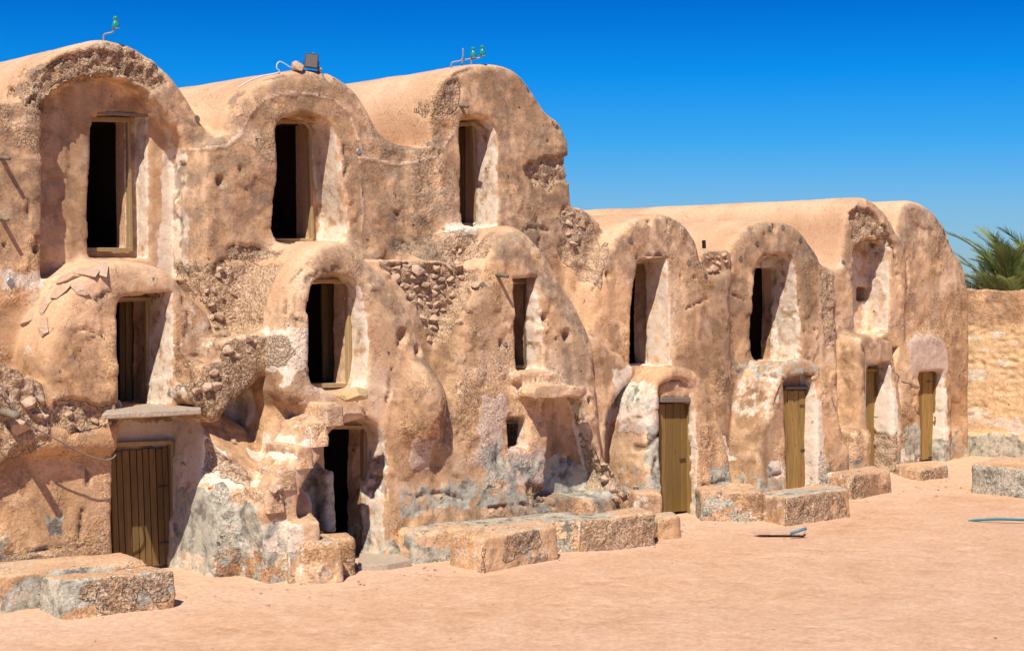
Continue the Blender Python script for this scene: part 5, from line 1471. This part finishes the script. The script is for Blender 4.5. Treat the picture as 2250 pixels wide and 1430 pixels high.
# worn treads of the mud stair and of the rubble stair, each a part of its flight
def tread(key, tops, H, thick, Yref, **kw):
    p, f, at = block([G(x, y, H) for x, y in tops], H - thick, H, **kw)
    b = np.array(CELLS[key].location)
    o = link(bpy.data.objects.new('step', np_mesh('step', p - b, f, ADOBE, None, at)), CELLS[key])
def Zat(px, py, Y): return float(P(px, py, Y)[2])
def tread_at(key, x0, x1, y0, y1, z0, z1, **kw):
    p, f, at = block([(x0, y0), (x1, y0), (x1, y1), (x0, y1)], z0, z1, seg=0.03, **kw)
    link(bpy.data.objects.new('step', np_mesh('step', p - np.array(CELLS[key].location), f, ADOBE, None, at)), CELLS[key])
for k, (x_, z_) in enumerate([(0.60, 1.06), (0.78, 1.30), (1.00, 1.53), (1.22, 1.77), (1.43, 2.00)]):
    tread_at('stair_g', x_, x_ + 0.23, -1.71 + 0.012 * (k % 2), -1.08, z_ - 0.27, z_, seed=20 + k, rnd=0.03, rubf=0.0, cemt=0.0, cemf=0.05, top_wht=0.2, rough=0.75)
# bench on the far side of the court, along the boundary wall
a_, b_ = G(2135, 1079), G(2250, 1092)
dirv = (b_ - a_) / np.linalg.norm(b_ - a_)
far_b = a_ + dirv * 4.5
nrm = np.array([0.97, 0.22, 0])
def raw_bench(label, corners, H, z0=-0.06, **kw):
    p, f, at = block(corners, z0, H, **kw)
    b = np.array([*np.mean([q[:2] for q in corners], 0), 0.0])
    o = link(bpy.data.objects.new('masonry_bench', np_mesh('masonry_bench', p - b, f, ADOBE, None, at))); o.location = b
    tag(o, label, 'bench', 'masonry benches along the walls'); return o
raw_bench('grey cement bench at the boundary wall', [far_b, far_b + nrm * 1.5, a_ + nrm * 1.5, a_], 0.44, seed=14, rubf=0.0, cemt=0.1, cemf=0.95, cement=0.9)
raw_bench('upper tier of the bench at the boundary wall', [far_b + nrm * .9, far_b + nrm * 1.8, a_ + nrm * 1.8 + dirv * .8, a_ + nrm * .9 + dirv * .8], 0.58, seed=15, rubf=0.0, cemt=0.1, cemf=0.3)

def boundary_wall():
    x0, y0, y1, H, T = 17.75, -9.0, 0.9, 3.24, 0.45
    nu, nw, nt = int((y1 - y0) / 0.035), int(H / 0.035), 5
    v, f = box_surface(nu, nt, nw)
    p = np.stack([x0 + v[:, 1] * T, y1 + (y0 - y1) * v[:, 0], -0.05 + v[:, 2] * (H + 0.05)], 1)
    n = vert_normals(p, f)
    crest = 0.16 * fbm(np.stack([p[:, 1], 0 * p[:, 1], 0 * p[:, 1]], 1), 0.9, 3, 71)
    p[:, 2] += crest * sstep(2.2, 3.2, p[:, 2])
    an = p * [1, 1.0, 2.6]
    m1 = np.zeros((len(p), 4)); m2 = np.zeros((len(p), 4))
    topz = sstep(2.45, 2.75, p[:, 2] + 0.4 * fbm(p, 1.4, 2, 72))
    m1[:, 0] = topz * 0.35
    m1[:, 2] = 0.75 * (1 - sstep(0.35, 0.62, p[:, 2] + 0.5 * fbm(p, 1.1, 3, 73)))
    m1[:, 1] = 0.62 * (1 - topz) * sstep(-0.02, 0.35, fbm(an, 1.6, 3, 74)) + 0.5 * sstep(0.35, 0.7, p[:, 2]) * (1 - sstep(0.7, 1.1, p[:, 2]))
    m2[:, 1] = 0.3 + 0.3 * topz
    trowel = 1 - np.abs(fbm(an + 0.08 * np.stack([fbm(p, 3, 2, 75)] * 3, 1), 4.6, 3, 76)) * 3.0
    disp = 0.05 * fbm(p, 0.8, 2, 77) + (1 - topz) * sstep(0.5, 0.8, p[:, 2]) * 0.03 * trowel + 0.012 * fbm(an, 13, 2, 78)
    rs = np.where(topz > 0.05)[0]
    d1, d2, val = worley(p[rs], 6.0, 2)
    disp[rs] += topz[rs] * (0.045 * (np.minimum(d2 - d1, 0.4) - 0.2) + 0.04 * fbm(p[rs], 3, 2, 79))
    ledge = sstep(0.42, 0.5, p[:, 2] + 0.5 * fbm(p, 1.1, 3, 73)) ; disp -= 0.03 * (ledge - 1)
    col, ch = coat_colour(p, 0 * topz, 1 + 0 * topz)
    col[:, :3] = lerp3(col[:, :3], (0.74, 0.50, 0.27), 0.8 * (1 - topz))
    p = p + n * disp[:, None]
    b = np.array([x0, (y0 + y1) / 2, 0])
    o = link(bpy.data.objects.new('boundary_wall', np_mesh('boundary_wall', p - b, f, ADOBE, None, {'m1': m1, 'm2': m2, 'col': col}))); o.location = b
    tag(o, 'long ochre trowelled mud wall closing the courtyard, palms behind it', 'wall', kind='thing')
boundary_wall()

# ------------------------------------------------------------------ palms beyond the wall
def frond_mesh(seed, L, leaflets, mat):
    r = random.Random(seed)
    vs, fs = [], []
    def spine(t):
        return Vector((L * (0.10 * t + 0.42 * t * t), 0.05 * math.sin(3 * t + seed), L * (1.0 * t - 0.30 * t ** 2.4)))
    ring = []
    pts = [spine(k / 10) for k in range(11)]
    tv, tf = tube_data(pts, [0.028 * (1 - 0.85 * k / 10) + 0.004 for k in range(11)], 5)
    vs += tv; fs += tf
    for k in range(leaflets):
        t = 0.14 + 0.86 * (k + 0.5) / leaflets
        p = spine(t); d = (spine(min(t + .02, 1.02)) - spine(t - .02)).normalized()
        for s in (-1, 1):
            l = L * 0.24 * (1 - 0.55 * abs(t - 0.5) * 1.6) * r.uniform(.85, 1.1)
            fw = 0.75 + 0.9 * t
            dirn = (d * fw + Vector((0, s, 0)) * r.uniform(.75, 1.0) + Vector((-d.z, 0, d.x)) * r.uniform(.1, .45)).normalized()
            w = d * 0.016 + Vector((0, 0, 0.004))
            a, b = p - w, p + w
            mid = p + dirn * l * .45
            tip = p + dirn * l + Vector((0, 0, -0.10 * l))
            o = len(vs)
            nrm_ = dirn.cross(w.normalized())
            vs += [a, b, mid + w * 1.1, mid - w * 1.1, tip]
            fs += [(o, o + 1, o + 2, o + 3), (o + 3, o + 2, o + 4)]
    me = bpy.data.meshes.new('frond')
    me.from_pydata([tuple(v) for v in vs], [], fs); me.update(); me.materials.append(mat)
    return me
FR = [frond_mesh(i, 2.3 + 0.2 * (i % 3), 40, LEAF) for i in range(4)]
FRD = frond_mesh(9, 1.7, 8, DRYLEAF)
def palm(label, px, X, z, nf, seed, sc=1.0):
    r = random.Random(seed)
    b = PX(px, 640, X); base = Vector((b[0], b[1], 0))
    e = empty('date_palm', base)
    tag(e, label, 'palm tree', 'date palms beyond the boundary wall')
    prof, rad = [], []
    for k in range(13):
        prof.append(Vector((0.05 * math.sin(k), 0.04 * math.cos(k * 1.3), z * k / 12 - (0.1 if k == 0 else 0)))); rad.append(0.24 - 0.05 * k / 12 + (0.025 if k % 2 else 0))
    vs, fs = tube_data(prof, rad, 10)
    mesh_obj('trunk', [Vector(v) + base for v in vs], fs, TRUNK, e)
    cv, cf = tube_data([Vector((0, 0, z - .15)), Vector((0, 0, z + .1)), Vector((0, 0, z + .3))], [0.22, 0.17, 0.04], 8)
    crown = mesh_obj('crown', [Vector(v) + base for v in cv], cf, TRUNK, e)
    for k in range(nf):
        o = bpy.data.objects.new('frond', r.choice(FR) if k % 9 else FRD)
        COL.objects.link(o); o.parent = crown
        a = k * 2.399 + r.uniform(-.3, .3)
        tilt = -0.30 + 0.80 * (k / nf) ** 1.2
        o.location = base + Vector((math.cos(a) * .1, math.sin(a) * .1, z + .1 - .15 * k / nf))
        o.rotation_euler = (Matrix.Rotation(a, 3, 'Z') @ Matrix.Rotation(tilt, 3, 'Y') @ Matrix.Rotation(r.uniform(-.5, .5), 3, 'Z')).to_euler()
        s = sc * r.uniform(.8, 1.1); o.scale = (s, s, s)
palm('date palm behind the wall right beside the end vault', 2172, 22.0, 2.3, 26, 1, 0.74)
palm('tallest date palm behind the wall, in front of the picture edge', 2224, 21.5, 2.6, 34, 2, 0.86)
palm('date palm behind the wall cut by the picture edge', 2290, 23.0, 2.6, 28, 3, 0.85)

# ------------------------------------------------------------------ things lying on the ground
def lying():
    a, b = G(1737, 1172, 0.03), G(1772, 1160, 0.10)
    o = tube('plastic_pipe', [Vector(0.0 * a), Vector(b - a)], 0.02, BLUEPIPE); o.location = a
    tag(o, 'short grey-blue plastic pipe lying on the sand', 'pipe')
    c = G(1718, 1168, 0.012)
    vs = [(-.32, -.10, 0.0), (.26, -.16, .0), (.34, .02, .03), (.28, .16, .04), (-.26, .10, .0), (-.40, .0, .0)]
    vs2 = [(x, y, z - 0.02) for x, y, z in vs]
    n = 6
    o = mesh_obj('flat_board', vs + vs2, [tuple(range(n)), tuple(range(2 * n - 1, n - 1, -1))] + [(i, n + i, n + (i + 1) % n, (i + 1) % n) for i in range(n)], SLATE)
    o.location = c; o.rotation_euler = (0, 0, math.radians(-40))
    tag(o, 'flat pale board half buried beside the plastic pipe', 'board')
    pts = [G(2128, 1145, 0.0), G(2150, 1142, .03), G(2190, 1140, .05), G(2230, 1141, .05), G(2280, 1144, .04), G(2350, 1156, .03), G(2450, 1160, .03)]
    b0 = Vector(pts[0])
    o = tube('garden_hose', [Vector(p) - b0 for p in smooth_path(pts, 6)], 0.018, TEAL); o.location = b0
    tag(o, 'teal hose lying on the sand', 'hose')
lying()
def pebbles():
    r = random.Random(3)
    vs, fs = [], []
    protos = [hull_rock(200 + i, .7, 9) for i in range(5)]
    data = [([v.co.copy() for v in m.vertices], [tuple(p.vertices) for p in m.polygons]) for m in protos]
    def put(x, y, s):
        pv, pf = r.choice(data); a = r.uniform(0, 6.28); ca, sa = math.cos(a), math.sin(a)
        z = 0.05 * float(fbm(np.array([[x, y, 0.0]]), 0.5, 3, 51)[0]) - 0.02
        o = len(vs)
        for v in pv: vs.append((x + (v.x * ca - v.y * sa) * s, y + (v.x * sa + v.y * ca) * s, z + v.z * s + s * .3))
        for q in pf: fs.append(tuple(o + i for i in q))
    for _ in range(900):
        x = r.uniform(-6, 17.5); y = r.uniform(-11, -1.6)
        put(x, y, r.choice([.005, .006, .007, .008, .011, .015]) * r.uniform(.7, 1.2))
    for _ in range(420):
        x = r.uniform(-1, 17.0); y = -2.2 + r.gauss(0, .35)
        put(x, y, r.choice([.008, .01, .014, .02, .03]) * r.uniform(.7, 1.2))
    o = mesh_obj('pebbles', vs, fs, SLATE)
    tag(o, 'scattered pebbles and crumbs of mud on the sand', 'pebbles', kind='stuff')
pebbles()
print('VERTS', len(V), 'FACES', len(Fq))
